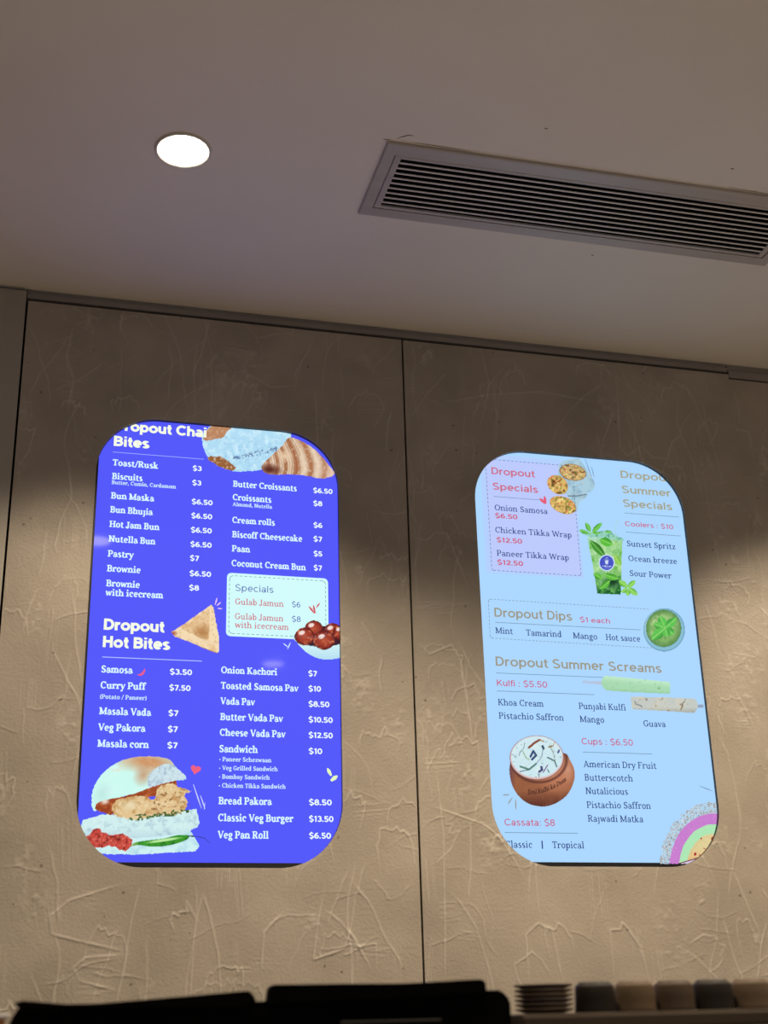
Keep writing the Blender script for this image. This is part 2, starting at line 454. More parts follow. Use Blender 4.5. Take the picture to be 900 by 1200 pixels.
plaster_panel(-0.0870, 0.8320, PT, HOLE_A, 0.0, 11, PLASTER, hand=HAND_A)
plaster_panel(0.8368, 1.7530, PT, HOLE_B, 0.0, 29, PLASTER, hand=HAND_B)
plaster_panel(1.7542, 2.6800, EYE + 1.6255, None, 0.002, 47, PLASTER, grid=0.0032)
plaster_panel(-1.01, -0.0920, EYE + 1.662, None, -0.004, 61, PILLAR, relief=0.25, grid=0.0045)
# the strips between the panels and the ceiling
def trim_mesh(x0, x1, z0, z1):
    # a shallow channel: flat lip, hollow, upper lip
    prof = [(0.012, z0), (0.003, z0 + 0.0005), (0.002, z0 + (z1 - z0) * 0.5), (0.007, z0 + (z1 - z0) * 0.6), (0.007, z1), (0.05, z1), (0.05, z0)]
    bm = bmesh.new(); A = [bm.verts.new((x0, y, z)) for y, z in prof]; B = [bm.verts.new((x1, y, z)) for y, z in prof]
    n = len(prof)
    for k in range(n):
        bm.faces.new((A[k], A[(k + 1) % n], B[(k + 1) % n], B[k]))
    bm.faces.new(A); bm.faces.new(B[::-1])
    return finish(bm, 'trim')
obj('trim_1', trim_mesh(-0.090, 1.7530, EYE + 1.6475, CEIL), TRIMM, kind='structure')
obj('trim_2', trim_mesh(1.7560, 2.6800, EYE + 1.6305, CEIL), TRIMM, kind='structure')
obj('trim_3', trim_mesh(-1.01, -0.0925, EYE + 1.664, CEIL), TRIMM, kind='structure')

# ------------------------------------------------------------------ lettering
# A small bracketed-serif alphabet drawn with strokes: S stem, A elliptic stroke, L line, H bar, D dot
class Pen:
    def __init__(self, T, t):
        self.T, self.t, self.v, self.f = T, t, [], []
        self.e = 0.055 + T * 0.12; self.sh = t * 0.95
    def quad(self, a, b, c, d):
        i = len(self.v); self.v += [a, b, c, d]; self.f.append((i, i + 1, i + 2, i + 3))
    def L(self, x0, y0, x1, y1, w=None):
        w = self.T if w is None else w
        dx, dy = x1 - x0, y1 - y0; l = math.hypot(dx, dy); nx, ny = -dy / l * w / 2, dx / l * w / 2
        self.quad((x0 - nx, y0 - ny), (x1 - nx, y1 - ny), (x1 + nx, y1 + ny), (x0 + nx, y0 + ny))
    def H(self, x0, x1, y):
        self.quad((x0, y - self.sh / 2), (x1, y - self.sh / 2), (x1, y + self.sh / 2), (x0, y + self.sh / 2))
    def S(self, x, y0, y1, top='', bot='lr'):
        h = self.T / 2
        self.quad((x - h, y0), (x + h, y0), (x + h, y1), (x - h, y1))
        for s, y in ((bot, y0 + self.sh / 2), (top, y1 - self.sh / 2)):
            if s:
                self.H(x - h - (self.e if 'l' in s else 0), x + h + (self.e if 'r' in s else 0), y)
    def A(self, cx, cy, rx, ry, a0=0, a1=360, th=None):
        n = max(6, int(abs(a1 - a0) / 20)); P = []
        for k in range(n + 1):
            a = math.radians(a0 + (a1 - a0) * k / n); c, s = math.cos(a), math.sin(a)
            w = (self.t + (self.T - self.t) * abs(c) ** 1.2) / 2 if th is None else th / 2
            P.append(((cx + (rx + w) * c, cy + (ry + w) * s), (cx + (rx - w) * c, cy + (ry - w) * s)))
        for p, q in zip(P[:-1], P[1:]):
            self.quad(p[0], q[0], q[1], p[1])
    def D(self, x, y, r=None):
        r = self.T * 0.62 if r is None else r; n = 8; i = len(self.v)
        self.v += [(x + r * math.cos(2 * math.pi * k / n), y + r * math.sin(2 * math.pi * k / n)) for k in range(n)]
        self.f.append(tuple(range(i, i + n)))

def g_arch(p, x0, x1):
    c, r = (x0 + x1) / 2, (x1 - x0) / 2
    p.A(c, 0.31, r, 0.16, 180, 0); p.S(x1, 0, 0.31)
def g_bowl(p, cx): p.A(cx, 0.245, 0.15, 0.225)
def _a(p): p.A(0.20, 0.13, 0.14, 0.12, 30, 330, p.t * 1.15); p.S(0.355, 0.02, 0.35, '', 'r'); p.A(0.22, 0.355, 0.135, 0.115, 0, 150, p.t * 1.1); p.D(0.11, 0.385, p.T * .45); return 0.48
def _b(p): p.S(0.11, 0.0, 0.74, 'l', ''); g_bowl(p, 0.28); return 0.52
def _c(p): p.A(0.25, 0.245, 0.165, 0.225, 48, 312); p.D(0.36, 0.39); return 0.46
def _d(p): g_bowl(p, 0.23); p.S(0.40, 0.0, 0.74, 'l', 'r'); return 0.55
def _e(p): p.A(0.25, 0.245, 0.165, 0.225, 5, 318); p.H(0.12, 0.45, 0.265); return 0.49
def _f(p): p.S(0.13, 0, 0.58); p.A(0.26, 0.58, 0.13, 0.13, 180, 50); p.D(0.34, 0.65, p.T * .5); p.H(0.02, 0.29, 0.46); return 0.34
def _g(p): p.A(0.22, 0.33, 0.13, 0.14); p.A(0.22, -0.09, 0.16, 0.10); p.L(0.10, 0.19, 0.13, 0.05, p.t); p.H(0.12, 0.32, 0.045); p.L(0.30, 0.42, 0.42, 0.47, p.t); return 0.46
def _h(p): p.S(0.11, 0, 0.74, 'l'); g_arch(p, 0.11, 0.43); return 0.57
def _i(p): p.S(0.14, 0, 0.47, 'l'); p.D(0.13, 0.65); return 0.29
def _j(p): p.S(0.15, -0.08, 0.47, 'l', ''); p.A(0.04, -0.09, 0.11, 0.11, 0, -120); return 0.29
def _k(p): p.S(0.11, 0, 0.74, 'l'); p.L(0.14, 0.18, 0.37, 0.46, p.t); p.L(0.22, 0.28, 0.42, 0.0); p.H(0.28, 0.46, 0.47 - p.sh / 2); p.H(0.33, 0.52, p.sh / 2); return 0.54
def _l(p): p.S(0.14, 0, 0.74, 'l'); return 0.29
def _m(p): p.S(0.11, 0, 0.47, 'l'); g_arch(p, 0.11, 0.40); g_arch(p, 0.40, 0.69); return 0.83
def _n(p): p.S(0.11, 0, 0.47, 'l'); g_arch(p, 0.11, 0.43); return 0.57
def _o(p): p.A(0.25, 0.245, 0.17, 0.225); return 0.50
def _p(p): p.S(0.11, -0.22, 0.47, 'l'); g_bowl(p, 0.28); return 0.52
def _q(p): g_bowl(p, 0.23); p.S(0.40, -0.22, 0.47); return 0.53
def _r(p): p.S(0.11, 0, 0.47, 'l'); p.A(0.27, 0.30, 0.16, 0.16, 180, 70); p.D(0.34, 0.42); return 0.41
def _s(p): p.A(0.20, 0.36, 0.11, 0.11, 30, 262); p.A(0.20, 0.125, 0.12, 0.115, 95, -150); p.L(0.13, 0.30, 0.28, 0.18); return 0.40
def _t(p): p.S(0.14, 0.10, 0.60, '', ''); p.A(0.25, 0.11, 0.11, 0.10, 180, 325); p.H(0.02, 0.31, 0.46); return 0.36
def _u(p): p.S(0.11, 0.15, 0.47, 'l', ''); p.A(0.26, 0.17, 0.15, 0.155, 180, 360); p.S(0.41, 0, 0.47, 'l', 'r'); return 0.57
def _v(p): p.L(0.07, 0.46, 0.24, 0.01); p.L(0.41, 0.46, 0.24, 0.01, p.t); p.H(-0.01, 0.17, 0.455); p.H(0.33, 0.49, 0.455); return 0.48
def _w(p): p.L(0.07, 0.46, 0.20, 0.01); p.L(0.35, 0.46, 0.20, 0.01, p.t); p.L(0.35, 0.46, 0.48, 0.01); p.L(0.63, 0.46, 0.48, 0.01, p.t); p.H(-0.01, 0.17, 0.455); p.H(0.55, 0.71, 0.455); return 0.70
def _x(p): p.L(0.08, 0.46, 0.38, 0.01); p.L(0.39, 0.46, 0.07, 0.01, p.t); return 0.46
def _y(p): p.L(0.07, 0.46, 0.25, 0.01); p.L(0.42, 0.46, 0.16, -0.18, p.t); p.D(0.10, -0.17); p.H(-0.01, 0.17, 0.455); p.H(0.34, 0.50, 0.455); return 0.48
def _z(p): p.H(0.05, 0.38, 0.455); p.L(0.35, 0.45, 0.08, 0.02); p.H(0.04, 0.39, p.sh / 2); p.L(0.39, 0.03, 0.39, 0.13, p.t); p.L(0.06, 0.45, 0.06, 0.36, p.t); return 0.43
def A_(p): p.L(0.32, 0.69, 0.09, 0.01, p.t); p.L(0.32, 0.69, 0.56, 0.01); p.H(0.16, 0.48, 0.22); p.H(0.0, 0.19, p.sh / 2); p.H(0.45, 0.67, p.sh / 2); return 0.67
def B_(p): p.S(0.13, 0, 0.7, 'l', 'l'); p.A(0.29, 0.52, 0.15, 0.15, 90, -90); p.A(0.30, 0.19, 0.18, 0.165, 90, -90); [p.H(0.13, 0.31, y) for y in (0.67, 0.36, 0.025)]; return 0.58
def C_(p): p.A(0.35, 0.35, 0.25, 0.32, 42, 318); p.L(0.55, 0.50, 0.55, 0.70, p.t); return 0.64
def D_(p): p.S(0.13, 0, 0.7, 'l', 'l'); p.A(0.30, 0.35, 0.25, 0.32, 90, -90); p.H(0.13, 0.31, 0.67); p.H(0.13, 0.31, 0.03); return 0.67
def E_(p): p.S(0.13, 0, 0.7, 'l', 'l'); [p.H(0.13, x, y) for x, y in ((0.5, 0.67), (0.4, 0.36), (0.52, 0.03))]; p.L(0.49, 0.68, 0.49, 0.55, p.t); p.L(0.51, 0.02, 0.51, 0.16, p.t); return 0.57
def F_(p): p.S(0.13, 0, 0.7, 'l'); [p.H(0.13, x, y) for x, y in ((0.5, 0.67), (0.4, 0.36))]; p.L(0.49, 0.68, 0.49, 0.55, p.t); return 0.53
def G_(p): p.A(0.35, 0.35, 0.25, 0.32, 45, 330); p.S(0.56, 0.06, 0.33, 'lr', ''); p.L(0.55, 0.52, 0.55, 0.70, p.t); return 0.70
def H_(p): p.S(0.13, 0, 0.7, 'lr'); p.S(0.55, 0, 0.7, 'lr'); p.H(0.13, 0.55, 0.36); return 0.69
def I_(p): p.S(0.15, 0, 0.7, 'lr'); return 0.31
def J_(p): p.S(0.25, 0.12, 0.7, 'lr', ''); p.A(0.13, 0.13, 0.12, 0.14, 0, -150); p.D(0.04, 0.1); return 0.40
def K_(p): p.S(0.13, 0, 0.7, 'lr'); p.L(0.17, 0.30, 0.50, 0.68, p.t); p.L(0.26, 0.40, 0.53, 0.01); p.H(0.40, 0.60, 0.67); p.H(0.43, 0.65, p.sh / 2); return 0.65
def L_(p): p.S(0.13, 0, 0.7, 'lr', 'l'); p.H(0.13, 0.50, 0.03); p.L(0.49, 0.02, 0.49, 0.17, p.t); return 0.54
def M_(p): p.S(0.12, 0, 0.7, 'l'); p.S(0.68, 0, 0.7, 'r'); p.L(0.12, 0.68, 0.40, 0.05); p.L(0.68, 0.68, 0.40, 0.05, p.t); return 0.82
def N_(p): p.S(0.12, 0, 0.7, 'l'); p.L(0.12, 0.68, 0.55, 0.02); p.S(0.56, 0, 0.7, 'lr', ''); return 0.70
def O_(p): p.A(0.36, 0.35, 0.27, 0.32); return 0.72
def P_(p): p.S(0.13, 0, 0.7, 'l'); p.A(0.30, 0.49, 0.17, 0.18, 90, -90); p.H(0.13, 0.31, 0.67); p.H(0.13, 0.31, 0.31); return 0.55
def R_(p): p.S(0.13, 0, 0.7, 'l'); p.A(0.30, 0.51, 0.16, 0.16, 90, -90); p.H(0.13, 0.31, 0.67); p.H(0.13, 0.31, 0.35); p.L(0.30, 0.35, 0.52, 0.01); p.H(0.45, 0.63, p.sh / 2); return 0.63
def S_(p): p.A(0.27, 0.51, 0.15, 0.16, 35, 262); p.A(0.27, 0.19, 0.17, 0.165, 95, -150); p.L(0.18, 0.43, 0.38, 0.27); p.L(0.43, 0.52, 0.43, 0.69, p.t); p.L(0.09, 0.02, 0.09, 0.18, p.t); return 0.53
def T_(p): p.S(0.29, 0, 0.7, ''); p.H(0.03, 0.55, 0.67); p.L(0.045, 0.68, 0.045, 0.53, p.t); p.L(0.535, 0.68, 0.535, 0.53, p.t); return 0.58
def U_(p): p.S(0.13, 0.2, 0.7, 'lr', ''); p.A(0.32, 0.22, 0.19, 0.2, 180, 360); p.S(0.51, 0.2, 0.7, 'lr', ''); return 0.64
def V_(p): p.L(0.10, 0.68, 0.34, 0.01); p.L(0.57, 0.68, 0.34, 0.01, p.t); p.H(0.0, 0.22, 0.67); p.H(0.47, 0.66, 0.67); return 0.63
def W_(p): p.L(0.10, 0.68, 0.29, 0.01); p.L(0.47, 0.68, 0.29, 0.01, p.t); p.L(0.47, 0.68, 0.66, 0.01); p.L(0.84, 0.68, 0.66, 0.01, p.t); p.H(0.0, 0.22, 0.67); p.H(0.74, 0.93, 0.67); return 0.92
def comma(p): p.D(0.10, 0.05); p.L(0.13, 0.04, 0.06, -0.12, p.t); return 0.22
def slash(p): p.L(0.02, -0.06, 0.30, 0.74, p.t * 1.2); return 0.33
def lpar(p): p.A(0.30, 0.30, 0.20, 0.42, 115, 245); return 0.28
def rpar(p): p.A(-0.02, 0.30, 0.20, 0.42, 65, -65); return 0.28
def bar(p): p.L(0.08, -0.1, 0.08, 0.74, p.t * 1.4); return 0.16
def bullet(p): p.D(0.13, 0.27, 0.11); return 0.28
GLYPH = {'C': C_, ',': comma, '/': slash, '(': lpar, ')': rpar, '|': bar, '•': bullet}
for ch in 'abcdefghijklmnopqrstuvwxyz':
    GLYPH[ch] = globals()['_' + ch]
for ch in 'ABDEFGHIJKLMNOPRSTUVW':
    GLYPH[ch] = globals()[ch + '_']

def serif_mesh(text, x, z, width, cap, bold, y):
    T, t = (0.165, 0.096) if bold else (0.108, 0.070)
    V = []; Fc = []; adv = 0.0
    for ch in text:
        if ch == ' ':
            adv += 0.25; continue
        p = Pen(T, t); w = GLYPH[ch](p)
        k = len(V)
        V += [(a + adv, b) for a, b in p.v]; Fc += [tuple(i + k for i in f) for f in p.f]
        adv += w + (0.035 if bold else 0.02)
    lo = min(v[0] for v in V); hi = max(v[0] for v in V)
    sx = width / (hi - lo); sz = cap / 0.70
    m = bpy.data.meshes.new('serif_text')
    m.from_pydata([(x + (a - lo) * sx, y, z + b * sz) for a, b in V], [], Fc)
    return m

# a plain grotesque alphabet drawn the same way, one stroke weight throughout (cap height 0.72, x-height 0.53)
class SansPen(Pen):
    def __init__(self, w):
        super().__init__(w, w); self.h = w / 2
    def I(self, x, y0, y1): self.quad((x - self.h, y0), (x + self.h, y0), (x + self.h, y1), (x - self.h, y1))
    def B(self, x0, x1, y): self.quad((x0, y - self.h), (x1, y - self.h), (x1, y + self.h), (x0, y + self.h))
    def O(self, cx, y0, y1, rx, a0=0, a1=360): self.A(cx, (y0 + y1) / 2, rx, (y1 - y0) / 2 - self.h, a0, a1, self.T)
CH, XH = 0.72, 0.53
def s_arch(p, x0, x1): r = (x1 - x0) / 2; p.A((x0 + x1) / 2, XH - r - p.h + 0.01, r, r - 0.01, 180, 0, p.T); p.I(x1, 0, XH - r)
def sD(p): p.I(.10, 0, CH); p.B(.10, .29, CH - p.h); p.B(.10, .29, p.h); p.O(.28, 0, CH, .25, 90, -90); return .62
def sC(p): p.O(.36, -.01, CH + .01, .28, 42, 318); return .66
def sB(p): p.I(.10, 0, CH); [p.B(.10, .32, y) for y in (CH - p.h, .38, p.h)]; p.O(.31, .38 - p.h, CH, .15, 90, -90); p.O(.32, 0, .38 + p.h, .18, 90, -90); return .60
def sH(p): p.I(.10, 0, CH); p.I(.51, 0, CH); p.B(.10, .51, .38); return .63
def sS(p): p.O(.29, .34 - p.h * .3, CH + .01, .19, 30, 262); p.O(.29, -.01, .37 + p.h * .3, .20, 95, -155); p.L(.20, .42, .38, .30, p.T * .9); return .58
def sK(p): p.I(.10, 0, CH); p.L(.12, .27, .50, .70); p.L(.24, .40, .54, .02); return .60
def sr(p): p.I(.08, 0, XH); p.A(.26, .30, .18, XH - .30 - p.h, 160, 75, p.T); return .34
def so(p): p.O(.26, -.01, XH + .01, .20); return .54
def sp(p): p.I(.08, -.19, XH); p.O(.27, -.01, XH + .01, .18); return .54
def su(p): p.I(.08, .17, XH); p.A(.24, .16 + p.h, .16, .16, 180, 360, p.T); p.I(.40, 0, XH); return .50
def st_(p): p.I(.15, .10, .67); p.B(.02, .29, XH - p.h); p.A(.27, .10 + p.h * .8, .12, .10, 180, 285, p.T); return .32
def sh(p): p.I(.08, 0, CH); s_arch(p, .08, .40); return .50
def sa(p): p.O(.21, -.01, .30 + p.h * .5, .14); p.I(.38, 0, .36); p.A(.235, .36, .145, XH - .35 - p.h, 0, 155, p.T); return .49
def si(p): p.I(.09, 0, XH); p.I(.09, .61, CH); return .20
def se(p): p.O(.26, -.01, XH + .01, .19, 0, 315); p.B(.10, .45 + p.h * .6, .265); return .52
def ss(p): p.O(.22, .25 - p.h * .3, XH + .01, .14, 30, 262); p.O(.22, -.01, .28 + p.h * .3, .15, 95, -155); p.L(.15, .31, .29, .22, p.T * .9); return .45
def sc(p): p.O(.26, -.01, XH + .01, .19, 45, 315); return .49
def sl(p): p.I(.09, 0, CH); return .20
def sm(p): p.I(.08, 0, XH); s_arch(p, .08, .36); s_arch(p, .36, .64); return .74
def sf(p): p.I(.14, 0, .56); p.A(.27, .56, .13, CH - .56 - p.h + .01, 180, 80, p.T); p.B(.02, .28, XH - p.h); return .29
def d0(p): p.O(.26, -.01, CH + .01, .19); return .54
def d1(p): p.I(.22, 0, CH); p.L(.20, CH - p.h, .05, .56, p.T * .85); return .36
def d2(p): p.A(.25, .51, .18, .20 - p.h + .01, 165, -35, p.T); p.L(.40, .42, .10, .08); p.B(.05, .47, p.h); return .51
def d3(p): p.O(.24, .36 - p.h, CH + .01, .16, 150, -90); p.O(.24, -.01, .38 + p.h, .19, 90, -150); return .52
def d5(p): p.B(.11, .43, CH - p.h); p.L(.12, CH, .09, .34, p.T * .9); p.O(.24, -.01, .46, .19, 130, -150); return .52
def d6(p): p.O(.26, -.01, .45, .18); p.A(.33, .25, .26, .47 - p.h, 180, 92, p.T); p.L(.32, CH - p.h, .40, CH - p.h - .02, p.T); return .53
def d7(p): p.B(.04, .46, CH - p.h); p.L(.42, CH - p.h, .18, 0); return .49
def d8(p): p.O(.26, .37 - p.h, CH + .01, .16); p.O(.26, -.01, .39 + p.h, .19); return .53
def sdollar(p): sS(p); p.I(.29, -.09, .05); p.I(.29, CH - .05, CH + .09); return .57
def sdot(p): p.I(.09, 0, p.T * 1.05); return .22
def scol(p): p.I(.11, 0, p.T * 1.1); p.I(.11, .38, .38 + p.T * 1.1); return .24
SANS = {'D': sD, 'C': sC, 'B': sB, 'H': sH, 'S': sS, 'K': sK, 'r': sr, 'o': so, 'p': sp, 'u': su, 't': st_, 'h': sh, 'a': sa, 'i': si, 'e': se, 's': ss, 'c': sc, 'l': sl, 'm': sm, 'f': sf,
        '0': d0, '1': d1, '2': d2, '3': d3, '5': d5, '6': d6, '7': d7, '8': d8, '$': sdollar, '.': sdot, ':': scol}
def sans_mesh(text, x, z, width, cap, w, y):
    V = []; Fc = []; adv = 0.0
    for ch in text:
        if ch == ' ':
            adv += 0.24; continue
        p = SansPen(w); wd = SANS[ch](p); k = len(V)
        V += [(a + adv, b) for a, b in p.v]; Fc += [tuple(i + k for i in f) for f in p.f]
        adv += wd + w * 0.14
    lo = min(v[0] for v in V); hi = max(v[0] for v in V); sx = width / (hi - lo); sz = cap / CH
    m = bpy.data.meshes.new('sans_text')
    m.from_pydata([(x + (a - lo) * sx, y, z + b * sz) for a, b in V], [], Fc)
    return m

# ------------------------------------------------------------------ menu content (x, baseline height above the eye, width), metres on the wall
MENU_A = [
    ('H', 'Dropout Chai', 0.1303, 1.3254, 0.2144), ('H', 'Bites', 0.1303, 1.2847, 0.0822), ('H', 'Dropout', 0.1303, 0.8407, 0.1331), ('H', 'Hot Bites', 0.1303, 0.8011, 0.1465),
    ('I', 'Toast/Rusk', 0.1303, 1.2353, 0.1041), ('P', '$3', 0.3148, 1.2376, 0.0211), ('I', 'Biscuits', 0.1303, 1.2011, 0.0696), ('P', '$3', 0.3148, 1.2008, 0.0211),
    ('S', 'Butter, Cumin, Cardamom', 0.1303, 1.1886, 0.1473), ('I', 'Bun Maska', 0.1303, 1.1528, 0.0986), ('P', '$6.50', 0.3148, 1.1531, 0.0487),
    ('I', 'Bun Bhujia', 0.1303, 1.1185, 0.0966), ('P', '$6.50', 0.3148, 1.1181, 0.0485), ('I', 'Hot Jam Bun', 0.1303, 1.0829, 0.1130), ('P', '$6.50', 0.3148, 1.0830, 0.0483),
    ('I', 'Nutella Bun', 0.1303, 1.0474, 0.1052), ('P', '$6.50', 0.3148, 1.0478, 0.0488), ('I', 'Pastry', 0.1303, 1.0117, 0.0579), ('P', '$7', 0.3148, 1.0139, 0.0206),
    ('I', 'Brownie', 0.1303, 0.9765, 0.0748), ('P', '$6.50', 0.3148, 0.9771, 0.0491), ('I', 'Brownie', 0.1303, 0.9415, 0.0745), ('I', 'with icecream', 0.1303, 0.9199, 0.1272), ('P', '$8', 0.3148, 0.9427, 0.0226),
    ('I', 'Butter Croissants', 0.4103, 1.2047, 0.1528), ('P', '$6.50', 0.6031, 1.2043, 0.0473), ('I', 'Croissants', 0.4103, 1.1706, 0.0918), ('P', '$8', 0.6031, 1.1709, 0.0220),
    ('S', 'Almond, Nutella', 0.4103, 1.1556, 0.0939), ('I', 'Cream rolls', 0.4103, 1.1133, 0.1004), ('P', '$6', 0.6031, 1.1154, 0.0218), ('I', 'Biscoff Cheesecake', 0.4103, 1.0775, 0.1659), ('P', '$7', 0.6031, 1.0806, 0.0209),
    ('I', 'Paan', 0.4103, 1.0425, 0.0428), ('P', '$5', 0.6031, 1.0437, 0.0209), ('I', 'Coconut Cream Bun', 0.4103, 1.0068, 0.1744), ('P', '$7', 0.6031, 1.0085, 0.0200),
    ('X', 'Specials', 0.4203, 0.9473, 0.0880), ('G', 'Gulab Jamun', 0.4203, 0.9151, 0.1116), ('Q', '$6', 0.5516, 0.9160, 0.0196), ('G', 'Gulab Jamun', 0.4203, 0.8801, 0.1111), ('Q', '$8', 0.5516, 0.8811, 0.0203), ('G', 'with icecream', 0.4203, 0.8602, 0.1235),
    ('I', 'Samosa', 0.1303, 0.7444, 0.0677), ('P', '$3.50', 0.2782, 0.7458, 0.0488), ('I', 'Curry Puff', 0.1303, 0.7090, 0.0980), ('P', '$7.50', 0.2782, 0.7100, 0.0465), ('S', '(Potato / Paneer)', 0.1303, 0.6863, 0.0997),
    ('I', 'Masala Vada', 0.1303, 0.6520, 0.1110), ('P', '$7', 0.2782, 0.6534, 0.0216), ('I', 'Veg Pakora', 0.1303, 0.6168, 0.1002), ('P', '$7', 0.2782, 0.6180, 0.0215), ('I', 'Masala corn', 0.1303, 0.5818, 0.1087), ('P', '$7', 0.2782, 0.5828, 0.0221),
    ('I', 'Onion Kachori', 0.3913, 0.7534, 0.1265), ('P', '$7', 0.5893, 0.7546, 0.0201), ('I', 'Toasted Samosa Pav', 0.3913, 0.7180, 0.1751), ('P', '$10', 0.5893, 0.7195, 0.0289), ('I', 'Vada Pav', 0.3913, 0.6830, 0.0768), ('P', '$8.50', 0.5893, 0.6844, 0.0481),
    ('I', 'Butter Vada Pav', 0.3913, 0.6478, 0.1400), ('P', '$10.50', 0.5893, 0.6489, 0.0553), ('I', 'Cheese Vada Pav', 0.3913, 0.6131, 0.1459), ('P', '$12.50', 0.5893, 0.6140, 0.0550), ('I', 'Sandwich', 0.3913, 0.5771, 0.0843), ('P', '$10', 0.5893, 0.5781, 0.0306),
    ('S', '• Paneer Schezwaan', 0.3913, 0.5573, 0.1147), ('S', '• Veg Grilled Sandwich', 0.3913, 0.5382, 0.1287), ('S', '• Bombay Sandwich', 0.3913, 0.5195, 0.1113), ('S', '• Chicken Tikka Sandwich', 0.3913, 0.5004, 0.1466),
    ('I', 'Bread Pakora', 0.3913, 0.4649, 0.1162), ('P', '$8.50', 0.5893, 0.4660, 0.0511), ('I', 'Classic Veg Burger', 0.3913, 0.4292, 0.1637), ('P', '$13.50', 0.5893, 0.4303, 0.0545), ('I', 'Veg Pan Roll', 0.3913, 0.3933, 0.1095), ('P', '$6.50', 0.5893, 0.3945, 0.0485),
]
MENU_B = [
    ('h', 'Dropout', 1.0580, 1.2906, 0.1158), ('h', 'Specials', 1.0590, 1.2490, 0.1201), ('i', 'Onion Samosa', 1.0607, 1.1940, 0.1398), ('p', '$6.50', 1.0607, 1.1736, 0.0585),
    ('i', 'Chicken Tikka Wrap', 1.0590, 1.1348, 0.2004), ('p', '$12.50', 1.0607, 1.1099, 0.0665), ('i', 'Paneer Tikka Wrap', 1.0590, 1.0743, 0.1883), ('p', '$12.50', 1.0590, 1.0517, 0.0668),
    ('t', 'Dropout', 1.4095, 1.3097, 0.1406), ('t', 'Summer', 1.4090, 1.2677, 0.1369), ('t', 'Specials', 1.4085, 1.2299, 0.1369), ('c', 'Coolers : $10', 1.4081, 1.1773, 0.1338),
    ('i', 'Sunset Spritz', 1.4081, 1.1228, 0.1337), ('i', 'Ocean breeze', 1.4081, 1.0834, 0.1331), ('i', 'Sour Power', 1.4081, 1.0438, 0.1138),
    ('u', 'Dropout Dips', 1.0440, 0.9186, 0.1992), ('c', '$1 each', 1.2635, 0.9167, 0.0787), ('i', 'Mint', 1.0440, 0.8773, 0.0445), ('i', 'Tamarind', 1.1212, 0.8758, 0.0911), ('i', 'Mango', 1.2420, 0.8743, 0.0627), ('i', 'Hot sauce', 1.3274, 0.8744, 0.0910),
    ('u', 'Dropout Summer Screams', 1.0399, 0.7979, 0.4271), ('k', 'Kulfi : $5.50', 1.0399, 0.7495, 0.1260), ('i', 'Khoa Cream', 1.0399, 0.7032, 0.1132), ('i', 'Pistachio Saffron', 1.0399, 0.6716, 0.1614), ('i', 'Punjabi Kulfi', 1.2420, 0.7014, 0.1207), ('i', 'Mango', 1.2420, 0.6698, 0.0618), ('i', 'Guava', 1.4051, 0.6643, 0.0578),
    ('k', 'Cups : $6.50', 1.2420, 0.6171, 0.1306), ('i', 'American Dry Fruit', 1.2420, 0.5637, 0.1859), ('i', 'Butterscotch', 1.2420, 0.5326, 0.1216), ('i', 'Nutalicious', 1.2420, 0.5016, 0.1057), ('i', 'Pistachio Saffron', 1.2420, 0.4697, 0.1606), ('i', 'Rajwadi Matka', 1.2420, 0.4387, 0.1386),
    ('k', 'Cassata: $8', 1.0389, 0.4276, 0.1213), ('i', 'Classic', 1.0375, 0.3787, 0.0644), ('i', '|', 1.1245, 0.3788, 0.0030), ('i', 'Tropical', 1.1500, 0.3783, 0.0774),
]
# style: (face, cap height, weight, colour, part name)
STYLE = {
    'H': ('sans', 0.0258, 0.168, (246, 254, 230), 'heading_text'), 'I': ('serif', 0.0152, True, (220, 250, 254), 'item_text'),
    'S': ('serif', 0.0093, True, (204, 232, 254), 'note_text'), 'P': ('sans', 0.0126, 0.150, (240, 254, 251), 'price_text'),
    'X': ('sans', 0.0160, 0.075, (70, 92, 178), 'heading_text'), 'G': ('serif', 0.0142, False, (205, 108, 122), 'item_text'), 'Q': ('sans', 0.0128, 0.085, (62, 74, 176), 'price_text'),
    'h': ('sans', 0.0190, 0.120, (205, 110, 136), 'heading_text'), 'i': ('serif', 0.0150, False, (40, 66, 132), 'item_text'), 'p': ('sans', 0.0125, 0.135, (206, 92, 118), 'price_text'),
    't': ('sans', 0.0205, 0.118, (166, 164, 138), 'heading_text'), 'c': ('sans', 0.0128, 0.110, (200, 104, 138), 'price_text'),
    'u': ('sans', 0.0225, 0.112, (158, 152, 132), 'heading_text'), 'k': ('sans', 0.0150, 0.098, (200, 98, 134), 'price_text'),
}
YS = 0.0105          # plane of the screen glass
Y_PIC, Y_CARD, Y_TXT = YS - 0.0004, YS - 0.0002, YS - 0.0006

